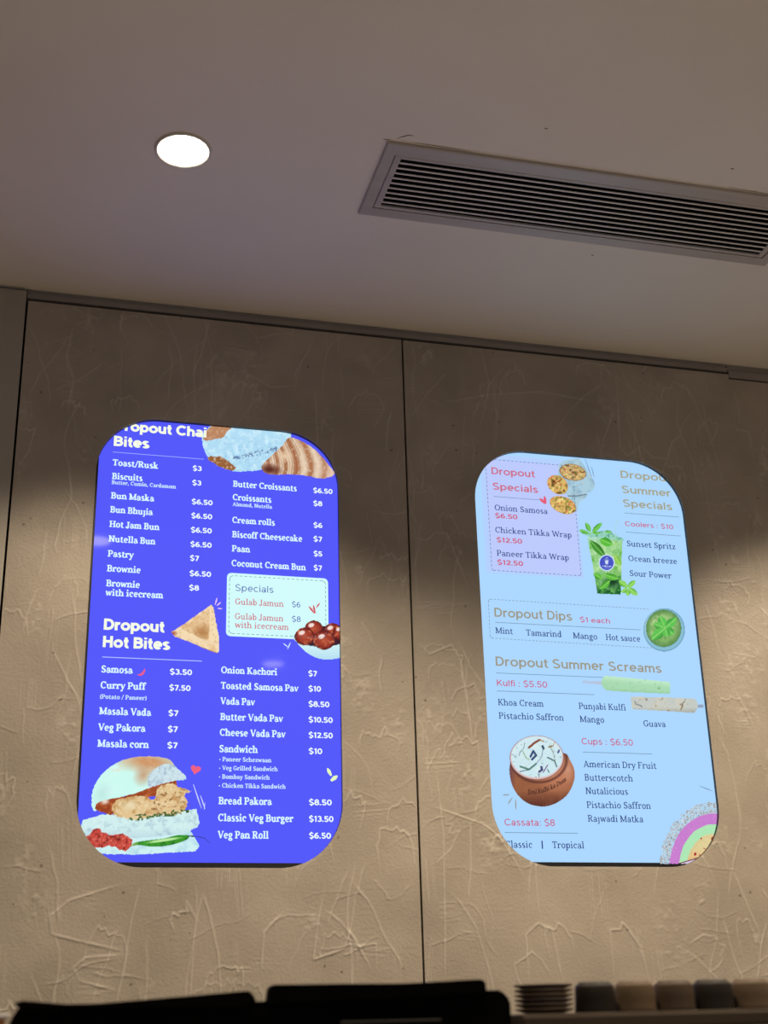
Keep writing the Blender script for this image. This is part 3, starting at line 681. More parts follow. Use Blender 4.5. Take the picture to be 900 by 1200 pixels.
class Display:
    def __init__(self, hole, rect, rgb, label, frame):
        self.o = Vector(((hole[0] + hole[1]) / 2, YS, frame[2]))
        self.root = empty('menu_display', self.o, label, 'menu screen', 'wall menu screens')
        # housing: a tray with a raised black border around the lit area
        x0, x1, z0, z1 = rect; fx0, fx1, fz0, fz1 = frame
        bm = bmesh.new()
        box_bm(bm, fx0, fx1, YS + 0.004, YS + 0.042, fz0, fz1)
        box_bm(bm, fx0 + .08, fx1 - .08, YS + 0.042, YS + 0.049, fz0 + .2, fz1 - .2)
        bmesh.ops.translate(bm, verts=bm.verts, vec=-self.o)
        obj('housing', finish(bm, 'housing'), BEZEL, self.root)
        bm = bmesh.new()
        for a in ((fx0, x0, fz0, fz1), (x1, fx1, fz0, fz1), (x0, x1, fz0, z0), (x0, x1, z1, fz1)):
            box_bm(bm, a[0], a[1], YS - 0.0003, YS + 0.004, a[2], a[3])
        bmesh.ops.translate(bm, verts=bm.verts, vec=-self.o)
        obj('bezel', finish(bm, 'bezel'), BEZEL, self.root)
        bm = bmesh.new(); box_bm(bm, x0, x1, YS, YS + 0.004, z0, z1)
        bmesh.ops.translate(bm, verts=bm.verts, vec=-self.o)
        self.screen = obj('screen', finish(bm, 'screen'), screen_mat('screen_glow', rgb, True), self.root)
    def put(self, name, me, mat, label=None):
        me.transform(Matrix.Translation(-self.o))
        o = obj(name, me, mat, self.screen)
        if label:
            o['label'] = label
        return o
    def text(self, st, s, x, z, w):
        face, cap, wt, rgb, nm = STYLE[st]
        me = serif_mesh(s, x, z + EYE, w, cap, wt, Y_TXT) if face == 'serif' else sans_mesh(s, x, z + EYE, w, cap, wt, Y_TXT)
        self.put(nm, me, ink(rgb))
    def poly(self, name, polys, rgb, y=Y_TXT, label=None):
        """flat print made of polygons [(x, z), ...] in wall metres"""
        V = []; Fc = []
        for P in polys:
            k = len(V); V += [(a, y, b) for a, b in P]; Fc.append(tuple(range(k, k + len(P))))
        me = bpy.data.meshes.new(name); me.from_pydata(V, [], Fc)
        return self.put(name, me, ink(rgb), label)
    def rule(self, x0, x1, z, th, rgb):
        z += EYE
        self.poly('divider_line', [[(x0, z - th / 2), (x1, z - th / 2), (x1, z + th / 2), (x0, z + th / 2)]], rgb)

def dashes(P, dash, gap, th):
    """dash quads along an open polyline"""
    out = []
    for (x0, z0), (x1, z1) in zip(P[:-1], P[1:]):
        L = math.hypot(x1 - x0, z1 - z0); dx, dz = (x1 - x0) / L, (z1 - z0) / L; s = 0
        while s < L:
            e = min(s + dash, L); nx, nz = -dz * th / 2, dx * th / 2
            a = (x0 + dx * s, z0 + dz * s); b = (x0 + dx * e, z0 + dz * e)
            out.append([(a[0] - nx, a[1] - nz), (b[0] - nx, b[1] - nz), (b[0] + nx, b[1] + nz), (a[0] + nx, a[1] + nz)])
            s += dash + gap
    return out

def rr_path(x0, x1, z0, z1, r, n=5):
    P = []
    for cx, cz, a0 in ((x1 - r, z1 - r, 0), (x0 + r, z1 - r, 90), (x0 + r, z0 + r, 180), (x1 - r, z0 + r, 270)):
        for k in range(n + 1):
            a = math.radians(a0 + 90 * k / n); P.append((cx + r * math.cos(a), cz + r * math.sin(a)))
    return P

DA = Display(HOLE_A, (0.0985, 0.690, EYE + 0.3425, EYE + 1.385), (83, 88, 250), 'blue portrait menu screen with chai bites, hot bites and a burger picture', (0.075, 0.705, EYE + 0.315, EYE + 1.40))
DB = Display(HOLE_B, (0.985, 1.600, EYE + 0.3475, EYE + 1.385), (172, 215, 255), 'pale blue portrait menu screen with drinks, dips and kulfi prices', (0.970, 1.615, EYE + 0.320, EYE + 1.40))
for row in MENU_A:
    DA.text(*row)
for row in MENU_B:
    DB.text(*row)
DA.rule(0.1290, 0.3400, 1.2688, 0.0013, (170, 185, 250)); DA.rule(0.1305, 0.3480, 0.7788, 0.0016, (190, 205, 250))
for x0, x1, z in ((1.0595, 1.183, 1.2305), (1.409, 1.562, 1.2125), (1.4085, 1.560, 1.1605), (1.0445, 1.422, 0.9045), (1.039, 1.312, 0.7803), (1.039, 1.285, 0.7371), (1.2425, 1.420, 0.5987), (1.0378, 1.215, 0.4120)):
    DB.rule(x0, x1, z, 0.0014, (112, 146, 176))
# specials card on the blue screen
DA.poly('card', [rr_path(0.4005, 0.6370, EYE + 0.8395, EYE + 0.990, 0.010)], (210, 251, 252), Y_CARD, 'pale rounded specials card')
P = rr_path(0.4065, 0.6310, EYE + 0.8460, EYE + 0.9835, 0.008, 2)
DA.poly('dashed_border', dashes(P + P[:1], 0.0065, 0.0045, 0.0011), (64, 104, 124))
# dashed boxes on the pale screen
DB.poly('card', [[(1.0300, EYE + 1.030), (1.2830, EYE + 1.030), (1.2830, EYE + 1.345), (1.0300, EYE + 1.345)]], (180, 208, 255), Y_CARD + 0.0001, 'faint lavender card edge')
DB.poly('card', [rr_path(1.0420, 1.2765, EYE + 1.0360, EYE + 1.3310, 0.006)], (188, 202, 253), Y_CARD, 'lavender specials card')
P = rr_path(1.0440, 1.2765, EYE + 1.0360, EYE + 1.3310, 0.004, 1)
DB.poly('dashed_border', dashes(P + P[:1], 0.0065, 0.0045, 0.0013), (84, 108, 140))
P = [(1.4500, EYE + 0.9592), (1.0345, EYE + 0.9620), (1.0305, EYE + 0.958), (1.0297, EYE + 0.869), (1.0335, EYE + 0.865), (1.4475, EYE + 0.860)]
DB.poly('dashed_border', dashes(P, 0.0055, 0.0038, 0.0012), (112, 136, 160))

# ------------------------------------------------------------------ pictures shown on the screens
# local drawing units -> wall metres: (u0, v0, x, z, dx/du, dz/du, dx/dv, dz/dv), v grows downwards
FRAME = {
    'croissant': (420, 200, 0.49298, 1.30026, 0.0004133, 0.0000060, 0.0000031, -0.0004474),
    'samosa': (190, 300, 0.33077, 0.85310, 0.0004872, 0.0000244, 0.0000137, -0.0005073),
    'jamun': (750, 350, 0.61015, 0.84117, 0.0005100, 0.0000244, -0.0000036, -0.0005175),
    'burger': (430, 370, 0.22883, 0.45942, 0.0003562, 0.0000055, 0.0000148, -0.0003564),
    'wraps': (700, 300, 1.26347, 1.27386, 0.0003883, 0.0000314, -0.0000322, -0.0003926),
    'drink': (260, 740, 1.35481, 1.08890, 0.0003859, 0.0000251, -0.0000359, -0.0003790),
    'mint': (755, 165, 1.48526, 0.90880, 0.0006689, 0.0000334, -0.0000716, -0.0006362),
    'kulfi': (620, 140, 1.41727, 0.74642, 0.0006747, 0.0000250, -0.0000673, -0.0006326),
    'pot': (390, 380, 1.13742, 0.55258, 0.0003504, 0.0000077, -0.0000242, -0.0003281),
    'cassata': (550, 550, 1.50718, 0.42123, 0.0002928, 0.0000032, -0.0000320, -0.0002617),
    'markA': (760, 615, 0.60152, 0.91650, 0.0007597, 0.0000414, -0.0000045, -0.0007785),
    'marksB': (400, 430, 0.34402, 0.53679, 0.0006936, 0.0000153, 0.0000184, -0.0006936),
    'marksC': (280, 190, 1.19082, 1.23220, 0.0007899, 0.0000615, -0.0000592, -0.0007996),
    'markD': (160, 500, 1.05358, 0.48406, 0.0007312, 0.0000120, -0.0000435, -0.0006835),
}
def uv2w(fr, u, v):
    u0, v0, x, z, a, b, c, d = FRAME[fr]
    return x + (u - u0) * a + (v - v0) * c, EYE + z + (u - u0) * b + (v - v0) * d

def inpoly(U, V, P):
    r = np.zeros(U.shape, bool); n = len(P); j = n - 1
    for i in range(n):
        xi, yi = P[i]; xj, yj = P[j]
        if yi != yj:
            r ^= ((yi > V) != (yj > V)) & (U < (xj - xi) * (V - yi) / (yj - yi) + xi)
        j = i
    return r

def smooth_poly(P, n=6):
    out = []; m = len(P)
    for i in range(m):
        p0, p1, p2, p3 = (np.array(P[(i + k) % m], float) for k in (-1, 0, 1, 2))
        for k in range(n):
            t = k / n
            out.append(tuple(0.5 * ((2 * p1) + (-p0 + p2) * t + (2 * p0 - 5 * p1 + 4 * p2 - p3) * t * t + (-p0 + 3 * p1 - 3 * p2 + p3) * t ** 3)))
    return out

class Paint:
    def __init__(self, fr, u0, u1, v0, v1, step):
        self.fr = fr
        self.us = np.arange(u0, u1 + step, step); self.vs = np.arange(v0, v1 + step, step)
        self.U, self.V = np.meshgrid(self.us, self.vs)
        self.rgb = np.zeros(self.U.shape + (3,)); self.a = np.zeros(self.U.shape, bool)
        self.seed = 1
    def n(self, scale, octaves=3):
        self.seed += 1
        return vnoise(self.U + 5000, self.V + 5000, scale, self.seed, octaves)
    def wobble(self, amp, scale):
        return self.U + amp * (self.n(scale) - 0.5) * 2, self.V + amp * (self.n(scale) - 0.5) * 2
    def mask(self, P, smooth=True, rough=0, rscale=12):
        U, V = self.wobble(rough, rscale) if rough else (self.U, self.V)
        return inpoly(U, V, smooth_poly(P) if smooth else P)
    def ell(self, cx, cy, rx, ry, rot=0):
        c, s = math.cos(math.radians(rot)), math.sin(math.radians(rot))
        x, y = self.U - cx, self.V - cy
        return np.hypot((x * c + y * s) / rx, (-x * s + y * c) / ry)
    def line(self, P, w):
        best = np.full(self.U.shape, 1e9)
        for (x0, y0), (x1, y1) in zip(P[:-1], P[1:]):
            dx, dy = x1 - x0, y1 - y0; L = dx * dx + dy * dy + 1e-9
            t = np.clip(((self.U - x0) * dx + (self.V - y0) * dy) / L, 0, 1)
            best = np.minimum(best, np.hypot(self.U - x0 - t * dx, self.V - y0 - t * dy))
        return best < w / 2
    def fill(self, m, c, alpha=True):
        self.rgb[m] = c
        if alpha:
            self.a |= m
    def mix(self, w, c, m=None):
        w = np.clip(w, 0, 1)
        if m is not None:
            w = w * m
        self.rgb = self.rgb * (1 - w[..., None]) + np.array(c, float) * w[..., None]
    def mul(self, k, m):
        self.rgb = np.where(m[..., None], self.rgb * k[..., None], self.rgb)
    def build(self, disp, label):
        nv, nu = self.U.shape
        q = self.a[:-1, :-1] & self.a[1:, :-1] & self.a[:-1, 1:] & self.a[1:, 1:]
        idx = np.arange(nv * nu).reshape(nv, nu)
        Q = np.stack([idx[1:, :-1], idx[1:, 1:], idx[:-1, 1:], idx[:-1, :-1]], -1)[q]
        used = np.unique(Q); re = np.full(nv * nu, -1); re[used] = np.arange(len(used)); Q = re[Q]
        X, Z = uv2w(self.fr, self.U, self.V)
        co = np.stack([X, np.full_like(X, Y_PIC), Z], -1).reshape(-1, 3)[used]
        me = bpy.data.meshes.new('food_picture')
        me.vertices.add(len(co)); me.vertices.foreach_set('co', co.ravel())
        me.loops.add(Q.size); me.loops.foreach_set('vertex_index', Q.ravel().astype(np.int32))
        me.polygons.add(len(Q)); me.polygons.foreach_set('loop_start', np.arange(0, Q.size, 4, dtype=np.int32)); me.polygons.foreach_set('loop_total', np.full(len(Q), 4, dtype=np.int32))
        c = np.clip(self.rgb, 0, 255).reshape(-1, 3)[used] / 255.0
        c = np.where(c <= 0.04045, c / 12.92, ((c + 0.055) / 1.055) ** 2.4)
        at = me.color_attributes.new('paint', 'FLOAT_COLOR', 'POINT')
        at.data.foreach_set('color', np.concatenate([c, np.ones((len(c), 1))], 1).ravel())
        me.update(); me.validate()
        disp.put('food_picture', me, PICT, label)

def flat(disp, name, fr, polys, rgb, label=None):
    disp.poly(name, [[uv2w(fr, *p) for p in P] for P in polys], rgb, Y_TXT, label)
def blade_shape(u0, v0, u1, v1, w):
    dx, dy = u1 - u0, v1 - v0; l = math.hypot(dx, dy); nx, ny = -dy / l * w, dx / l * w
    return [(u0 + nx * .5, v0 + ny * .5), (u0 - nx * .5, v0 - ny * .5), (u0 + dx * .6 - nx, v0 + dy * .6 - ny), (u1 - nx * .3, v1 - ny * .3), (u1 + nx * .3, v1 + ny * .3), (u0 + dx * .6 + nx, v0 + dy * .6 + ny)]
def heart(cx, cy, s, rot=0):
    P = []
    for k in range(20):
        t = 2 * math.pi * k / 20
        x = 16 * math.sin(t) ** 3; y = -(13 * math.cos(t) - 5 * math.cos(2 * t) - 2 * math.cos(3 * t) - math.cos(4 * t))
        c, sn = math.cos(math.radians(rot)), math.sin(math.radians(rot))
        P.append((cx + s * (x * c - y * sn), cy + s * (x * sn + y * c)))
    return P

def pic_croissant():
    p = Paint('croissant', 25, 830, -60, 345, 4.0)
    cream = p.mask([(35, 150), (45, 110), (90, 60), (200, -30), (500, -40), (560, 105), (500, 240), (400, 300), (290, 322), (200, 322), (110, 290), (55, 225)], rough=3)
    p.fill(cream, (178, 222, 245))
    p.mix((p.n(22) - 0.45) * 2.2, (214, 244, 255), cream); p.mix((p.n(10) - 0.55) * 2.0, (140, 186, 225), cream & (p.V > 120))
    tan = p.mask([(50, 120), (80, 80), (130, 50), (210, 60), (180, 100), (160, 130), (110, 145), (50, 158)], rough=5)
    p.fill(tan, (186, 132, 96)); p.mix((p.n(14) - 0.5) * 2, (222, 190, 160), tan)
    low = p.mask([(70, 255), (150, 245), (230, 300), (200, 322), (110, 292)], rough=6)
    p.fill(low, (150, 96, 52)); p.mix((p.n(12) - 0.5) * 2.6, (232, 214, 196), low)
    dot = cream & (np.abs(p.V - (245 - 0.25 * (p.U - 220) - 0.0001 * (p.U - 220) ** 2)) < 14) & (p.U > 210) & (p.U < 480) & (p.n(7) > 0.56)
    p.fill(dot, (96, 124, 168))
    cr = p.mask([(382, 285), (420, 240), (470, 190), (500, 160), (545, 105), (600, 110), (680, 150), (740, 200), (790, 260), (815, 292), (790, 322), (720, 335), (650, 325), (560, 322), (470, 330), (400, 322)], rough=2)
    p.fill(cr, (208, 178, 150))
    ph = p.U - 95 * np.sin(np.pi / 2 * np.clip((p.V - 120) / 190, -0.3, 1)) + 0.25 * p.V + 10 * (p.n(60) - 0.5)
    big = 0.5 + 0.5 * np.cos(2 * np.pi * (ph - 400) / np.where(ph < 520, 52, 84))
    p.mix((big - 0.5) * 1.7, (164, 98, 60), cr); p.mix((0.35 - big) * 2.2, (238, 214, 186), cr); p.mix((p.n(14) - 0.56) * 2.2, (242, 228, 214), cr)
    fine = 0.5 + 0.5 * np.cos(2 * np.pi * ph / 15 + (p.n(40) - 0.5) * 5)
    p.mix((fine - 0.62) * 1.3, (134, 76, 44), cr & (p.U < 610))
    p.mix(1.2 - p.ell(430, 300, 70, 34), (92, 44, 34), cr); p.mix((p.U - 690) / 220, (226, 190, 172), cr)
    p.mix(1.0 - p.ell(520, 215, 60, 40), (236, 206, 172), cr)
    p.build(DA, 'sugar dusted bun and croissant picture')
pic_croissant()

def pic_samosa():
    p = Paint('samosa', 72, 308, 180, 422, 3.0)
    m = p.mask([(78, 316), (120, 290), (190, 240), (240, 205), (265, 186), (277, 200), (290, 280), (302, 340), (302, 400), (292, 417), (230, 392), (160, 360), (95, 338)], smooth=False, rough=2)
    p.fill(m, (246, 222, 180)); p.mix((p.n(30) - 0.48) * 2.2, (216, 168, 112), m); p.mix((p.n(9) - 0.58) * 2, (170, 116, 66), m)
    face = p.mask([(130, 300), (262, 200), (256, 345), (240, 356)], smooth=False)
    p.mix(0.28 * np.ones(p.U.shape), (200, 146, 92), face); p.mix((1.1 - p.ell(225, 320, 50, 50)) * 0.7, (168, 112, 62), face & m)
    p.mix(np.ones(p.U.shape), (246, 218, 178), p.line([(262, 200), (258, 350)], 8) & m)
    p.mix(0.7 * np.ones(p.U.shape), (242, 216, 180), p.line([(90, 318), (170, 342), (298, 372)], 16) & m)
    p.mix(0.8 * np.ones(p.U.shape), (150, 96, 54), p.line([(110, 345), (200, 380), (292, 414)], 7) & m)
    p.mix(1.2 - p.ell(88, 322, 22, 14), (170, 92, 66), m)
    p.build(DA, 'golden samosa picture')
pic_samosa()

def pic_jamun():
    p = Paint('jamun', 635, 885, 255, 450, 3.0)
    bowl = p.mask([(640, 330), (660, 370), (700, 410), (750, 436), (800, 443), (850, 436), (880, 420), (880, 330), (760, 300)], rough=0)
    p.fill(bowl, (206, 242, 246)); p.mix((p.V - 380) / 110, (164, 208, 238), bowl)
    ins = p.ell(770, 335, 125, 48) < 1
    p.fill(ins, (58, 26, 44))
    for cx, cy, r in ((735, 300, 44), (822, 312, 44), (862, 318, 40), (692, 335, 46), (782, 352, 50)):
        b = p.ell(cx, cy, r, r * 0.9); m = b < 1
        p.fill(m, (134, 38, 32)); p.mix(1 - b * 1.1, (188, 84, 56), m); p.mix((b - 0.72) * 3, (72, 18, 22), m)
        p.mix((p.n(16) - 0.56) * 4, (214, 122, 84), m)
        p.mix((1.2 - p.ell(cx - 12, cy - 16, r * 0.3, r * 0.2, -20)) * 3, (244, 220, 214), m)
    p.build(DA, 'bowl of glossy red brown gulab jamun picture')
pic_jamun()

def pic_burger():
    p = Paint('burger', 60, 835, 70, 665, 3.0)
    paper = p.mask([(66, 540), (90, 450), (165, 440), (300, 470), (700, 470), (720, 520), (772, 605), (745, 640), (600, 645), (380, 656), (150, 648), (95, 600)], smooth=False, rough=4)
    p.fill(paper, (206, 240, 242)); p.mix((p.n(40) - 0.5) * 2, (164, 208, 226), paper)
    bot = p.mask([(92, 452), (200, 420), (420, 430), (640, 400), (755, 388), (774, 470), (760, 500), (690, 530), (500, 552), (370, 560), (200, 545), (84, 540)], smooth=False, rough=4)
    p.fill(bot, (208, 238, 238)); p.mix((p.n(26) - 0.5) * 2.2, (160, 190, 208), bot); p.mix((p.n(9) - 0.55) * 1.6, (236, 250, 248), bot)
    p.mix((p.V - 500) / 120, (170, 200, 216), bot)
    top = p.mask([(138, 330), (150, 260), (200, 180), (290, 112), (400, 80), (520, 78), (600, 95), (640, 150), (688, 185), (692, 216), (640, 222), (590, 236), (470, 284), (330, 316), (230, 345), (165, 402), (142, 385)], rough=3)
    p.fill(top, (204, 250, 240)); p.mix((p.n(60) - 0.5) * 1.2, (226, 252, 250), top)
    p.mix(1.25 - p.ell(470, 110, 190, 66, 6), (206, 150, 104), top); p.mix(0.9 - p.ell(440, 190, 70, 90, 30), (200, 150, 112), top)
    p.mix((p.n(20) - 0.5) * 1.0, (236, 200, 160), top & (p.V < 170))
    p.mix((1 - p.ell(200, 300, 60, 90, 30)) * 0.5, (176, 214, 214), top)
    bite = p.mask([(468, 210), (500, 160), (560, 125), (620, 130), (680, 180), (690, 212), (640, 218), (560, 245), (480, 275)], rough=4)
    p.fill(bite, (204, 226, 234)); p.mix((p.n(16) - 0.45) * 2.4, (160, 184, 204), bite); p.mix((p.n(8) - 0.55) * 2, (236, 246, 248), bite)
    red = p.mask([(158, 385), (190, 345), (300, 322), (400, 296), (470, 268), (560, 238), (640, 226), (600, 290), (430, 330), (290, 352), (262, 420), (205, 412)], rough=5)
    p.fill(red, (152, 66, 30)); p.mix((p.n(18) - 0.5) * 2.6, (206, 120, 66), red); p.mix(1.3 - p.ell(215, 345, 26, 20), (236, 216, 206), red)
    pat = p.mask([(258, 375), (300, 335), (420, 312), (500, 330), (530, 262), (600, 236), (650, 255), (726, 285), (690, 304), (702, 366), (650, 420), (520, 430), (400, 452), (285, 432), (262, 410)], rough=7)
    p.fill(pat, (226, 196, 146)); p.mix((p.n(26) - 0.48) * 2.6, (188, 138, 78), pat); p.mix((p.n(9) - 0.55) * 2.6, (246, 228, 190), pat)
    p.mix((p.n(14) - 0.62) * 4, (120, 74, 36), pat & (p.U > 480))
    p.mix((1 - p.ell(360, 365, 70, 40)) * 0.8, (236, 226, 190), pat)
    gm = (np.abs(p.V - (455 - 0.13 * (p.U - 300))) < 15 + 5 * np.sin(p.U / 30)) & (p.U > 350) & (p.U < 720) & (p.n(12) > 0.52)
    p.fill(gm, (78, 112, 60)); p.mix((p.n(8) - 0.5) * 2, (40, 62, 34), gm)
    ms = p.mask([(78, 570), (120, 540), (165, 503), (200, 515), (250, 545), (330, 538), (376, 578), (360, 612), (330, 630), (270, 606), (190, 610), (120, 612)], rough=12, rscale=20)
    p.fill(ms, (200, 74, 62)); p.mix((p.n(16) - 0.5) * 3.4, (120, 28, 24), ms); p.mix((p.n(8) - 0.58) * 3, (244, 150, 130), ms)
    ch = p.mask([(370, 602), (400, 582), (470, 572), (560, 562), (640, 543), (705, 546), (690, 572), (600, 600), (500, 610), (420, 600)])
    p.fill(ch, (58, 150, 40)); p.mix((p.n(18) - 0.5) * 2.4, (20, 92, 24), ch); p.mix((1.1 - p.ell(560, 572, 110, 9, -8)) * 2, (190, 236, 160), ch); p.mix((420 - p.U) / 50, (170, 190, 110), ch)
    p.fill(p.line([(700, 548), (760, 552), (800, 562), (830, 590)], 7), (40, 46, 60))
    p.build(DA, 'vada pav burger with red masala and green chilli picture')
pic_burger()
flat(DA, 'heart_icon', 'marksB', [heart(395, 428, 1.0, 12)], (238, 96, 128), 'small pink heart')
flat(DA, 'accent_mark', 'marksB', [blade_shape(388, 474, 413, 548, 1.8), blade_shape(410, 508, 424, 550, 1.8), blade_shape(424, 530, 421, 552, 1.2)], (206, 216, 250))
flat(DA, 'accent_mark', 'marksB', [blade_shape(826, 448, 814, 424, 6), blade_shape(824, 464, 846, 448, 7)], (232, 250, 190), 'pale yellow leaf marks')
flat(DA, 'chilli_icon', 'marksB', [[(210, 130), (222, 126), (230, 117), (235, 108), (236, 118), (231, 128), (222, 134)]], (236, 92, 132), 'small pink chilli')
flat(DA, 'accent_mark', 'samosa', [blade_shape(283, 190, 293, 156, 3.5), blade_shape(291, 194, 310, 177, 3.5), blade_shape(294, 206, 316, 208, 3.0)], (236, 196, 244), 'pink burst marks')
flat(DA, 'accent_mark', 'samosa', [blade_shape(622, 386, 600, 368, 2.6), blade_shape(620, 395, 634, 364, 2.6)], (214, 244, 246))
flat(DA, 'accent_mark', 'markA', [blade_shape(764, 632, 746, 610, 3.2), blade_shape(766, 632, 760, 606, 3.2), blade_shape(770, 614, 780, 600, 2.6)], (214, 92, 100), 'small red leaf marks')

def pic_wraps():
    p = Paint('wraps', 535, 892, 90, 505, 3.2)
    for P in ([(640, 130), (760, 100), (800, 135), (880, 262), (884, 300), (860, 335), (780, 360), (690, 365), (600, 300), (620, 230)],
              [(700, 370), (830, 350), (820, 380), (780, 410), (765, 450), (740, 480), (640, 400)]):
        m = p.mask(P, rough=3); p.fill(m, (170, 206, 224)); p.mix((p.n(30) - 0.45) * 2.2, (136, 172, 196), m); p.mix((p.n(14) - 0.58) * 2, (196, 204, 190), m)
    p.fill(p.line([(690, 366), (760, 366), (822, 356)], 5), (88, 84, 92)); p.fill(p.line([(640, 232), (700, 252)], 5), (120, 128, 140))
    for cx, cy, rx, ry, rot, sd in ((728, 200, 96, 58, 12, 0), (620, 288, 80, 62, 38, 1), (658, 430, 98, 58, 22, 2)):
        e = p.ell(cx, cy, rx, ry, rot); m = e < 1
        p.fill(m, (222, 182, 104) if sd else (212, 178, 120)); p.mix((p.n(22) - 0.5) * 3.4, (244, 222, 140), m)
        p.mix((p.n(16) - 0.55) * 5, (104, 66, 30), m); p.mix((p.n(11) - 0.6) * 5, (86, 128, 52), m); p.mix((p.n(10) - 0.63) * 5, (206, 84, 60), m)
        p.mix((e - 0.9) * 9, (120, 84, 52) if sd == 0 else (206, 152, 70), m)
    p.build(DB, 'three cut tikka wraps picture')
pic_wraps()
flat(DB, 'heart_icon', 'marksC', [blade_shape(288, 204, 268, 186, 5), blade_shape(289, 204, 284, 178, 5)], (228, 92, 120), 'small pink heart mark')
flat(DB, 'accent_mark', 'wraps', [blade_shape(815, 105, 862, 236, 3), blade_shape(860, 160, 880, 236, 3)], (112, 150, 186))

def leaf(p, u0, v0, u1, v1, w, c=(96, 190, 64), d=(40, 120, 30)):
    dx, dy = u1 - u0, v1 - v0; l = math.hypot(dx, dy)
    t = ((p.U - u0) * dx + (p.V - v0) * dy) / (l * l); s = (-(p.U - u0) * dy + (p.V - v0) * dx) / l
    m = (t > 0) & (t < 1) & (np.abs(s) < w * np.sin(np.pi * np.clip(t, 0, 1)) ** 0.8)
    p.fill(m, c); p.mix(np.clip(-s / w, 0, 1) * 0.7, d, m); p.mix(0.6 * (np.abs(s) < w * 0.09), (190, 236, 150), m)

def pic_drink():
    p = Paint('drink', 45, 475, 465, 1020, 3.2)
    cup = p.mask([(105, 590), (360, 605), (356, 700), (352, 800), (350, 900), (345, 1000), (180, 992), (160, 870), (140, 760)], smooth=False)
    p.fill(cup, (150, 208, 140)); p.mix((p.n(60) - 0.4) * 2.4, (196, 236, 150), cup); p.mix((p.n(30) - 0.5) * 2.6, (96, 176, 70), cup)
    p.mix((p.n(14) - 0.55) * 2.4, (226, 246, 200), cup); p.mix((p.V - 820) / 150 * (p.n(24) * 1.6), (20, 92, 40), cup); p.mix((p.n(16) - 0.55) * 3 * (p.V > 850), (120, 214, 80), cup)
    p.mix((640 - p.V) / 60, (176, 220, 226), cup); p.mix(1.2 - p.ell(290, 910, 55, 40), (16, 60, 34), cup)
    leaf(p, 125, 615, 240, 740, 26, (66, 150, 50), (26, 90, 30)); leaf(p, 195, 610, 290, 650, 30, (90, 190, 60), (40, 130, 40)); leaf(p, 300, 720, 345, 800, 22, (150, 206, 90), (100, 170, 60))
    leaf(p, 215, 890, 150, 850, 20); leaf(p, 230, 860, 330, 890, 22); leaf(p, 200, 960, 270, 900, 20)
    rim = p.mask([(60, 560), (110, 566), (260, 545), (290, 570), (370, 610), (355, 622), (250, 600), (105, 590)], rough=4)
    p.fill(rim, (150, 210, 190)); p.mix((p.n(14) - 0.5) * 3, (70, 150, 110), rim)
    for a in ((130, 570, 45, 545, 14), (135, 565, 95, 488, 18), (140, 565, 215, 490, 20), (150, 570, 200, 565, 10), (230, 555, 290, 560, 9)):
        leaf(p, *a, c=(104, 196, 76))
    p.fill(p.line([(300, 575), (322, 468)], 7), (170, 214, 200))
    for a in ((395, 950, 330, 900, 22), (390, 950, 450, 900, 20), (395, 950, 465, 1005, 22), (385, 960, 400, 1012, 18), (395, 955, 345, 985, 16)):
        leaf(p, *a, c=(140, 212, 92), d=(60, 150, 50))
    e = p.ell(246, 777, 56, 58); p.fill(e < 1, (206, 226, 250)); p.fill(p.ell(246, 777, 49, 51) < 1, (70, 84, 196))
    # the round badge: a small cup over a line of lettering
    p.fill(p.mask([(234, 762), (258, 762), (254, 786), (238, 786)], smooth=False), (214, 226, 250)); p.fill(p.line([(232, 756), (260, 756)], 4), (190, 206, 246)); p.fill(p.line([(240, 745), (252, 741)], 4), (190, 206, 246))
    p.fill(p.line([(216, 800), (276, 802)], 7) & (np.sin(p.U * 0.9) > -0.4), (206, 220, 250)); p.fill(p.line([(230, 813), (262, 814)], 3), (140, 156, 226))
    p.build(DB, 'mint cooler cup with purple round badge picture')
pic_drink()

def pic_mint():
    p = Paint('mint', 660, 845, 65, 260, 2.4)
    e = p.ell(756, 166, 86, 89); m = e < 1
    p.fill(m, (136, 190, 214)); p.mix((e - 0.9) * 8, (90, 140, 170), m); p.mix(1.3 - p.ell(735, 150, 60, 60), (176, 216, 230), m)
    i = p.ell(754, 160, 72, 76); im = i < 1
    p.fill(im, (130, 178, 104)); p.mix((p.n(24) - 0.45) * 2.2, (176, 206, 140), im); p.mix((p.n(8) - 0.5) * 2.0, (88, 140, 70), im); p.mix((i - 0.7) * 2.4, (70, 120, 66), im)
    for a in ((760, 160, 738, 110, 18), (762, 158, 806, 118, 17), (758, 160, 712, 140, 15), (760, 160, 795, 185, 16), (758, 162, 705, 205, 20), (760, 160, 770, 195, 14)):
        leaf(p, *a, c=(96, 196, 84), d=(36, 130, 50))
    p.build(DB, 'round bowl of mint dip picture')
pic_mint()

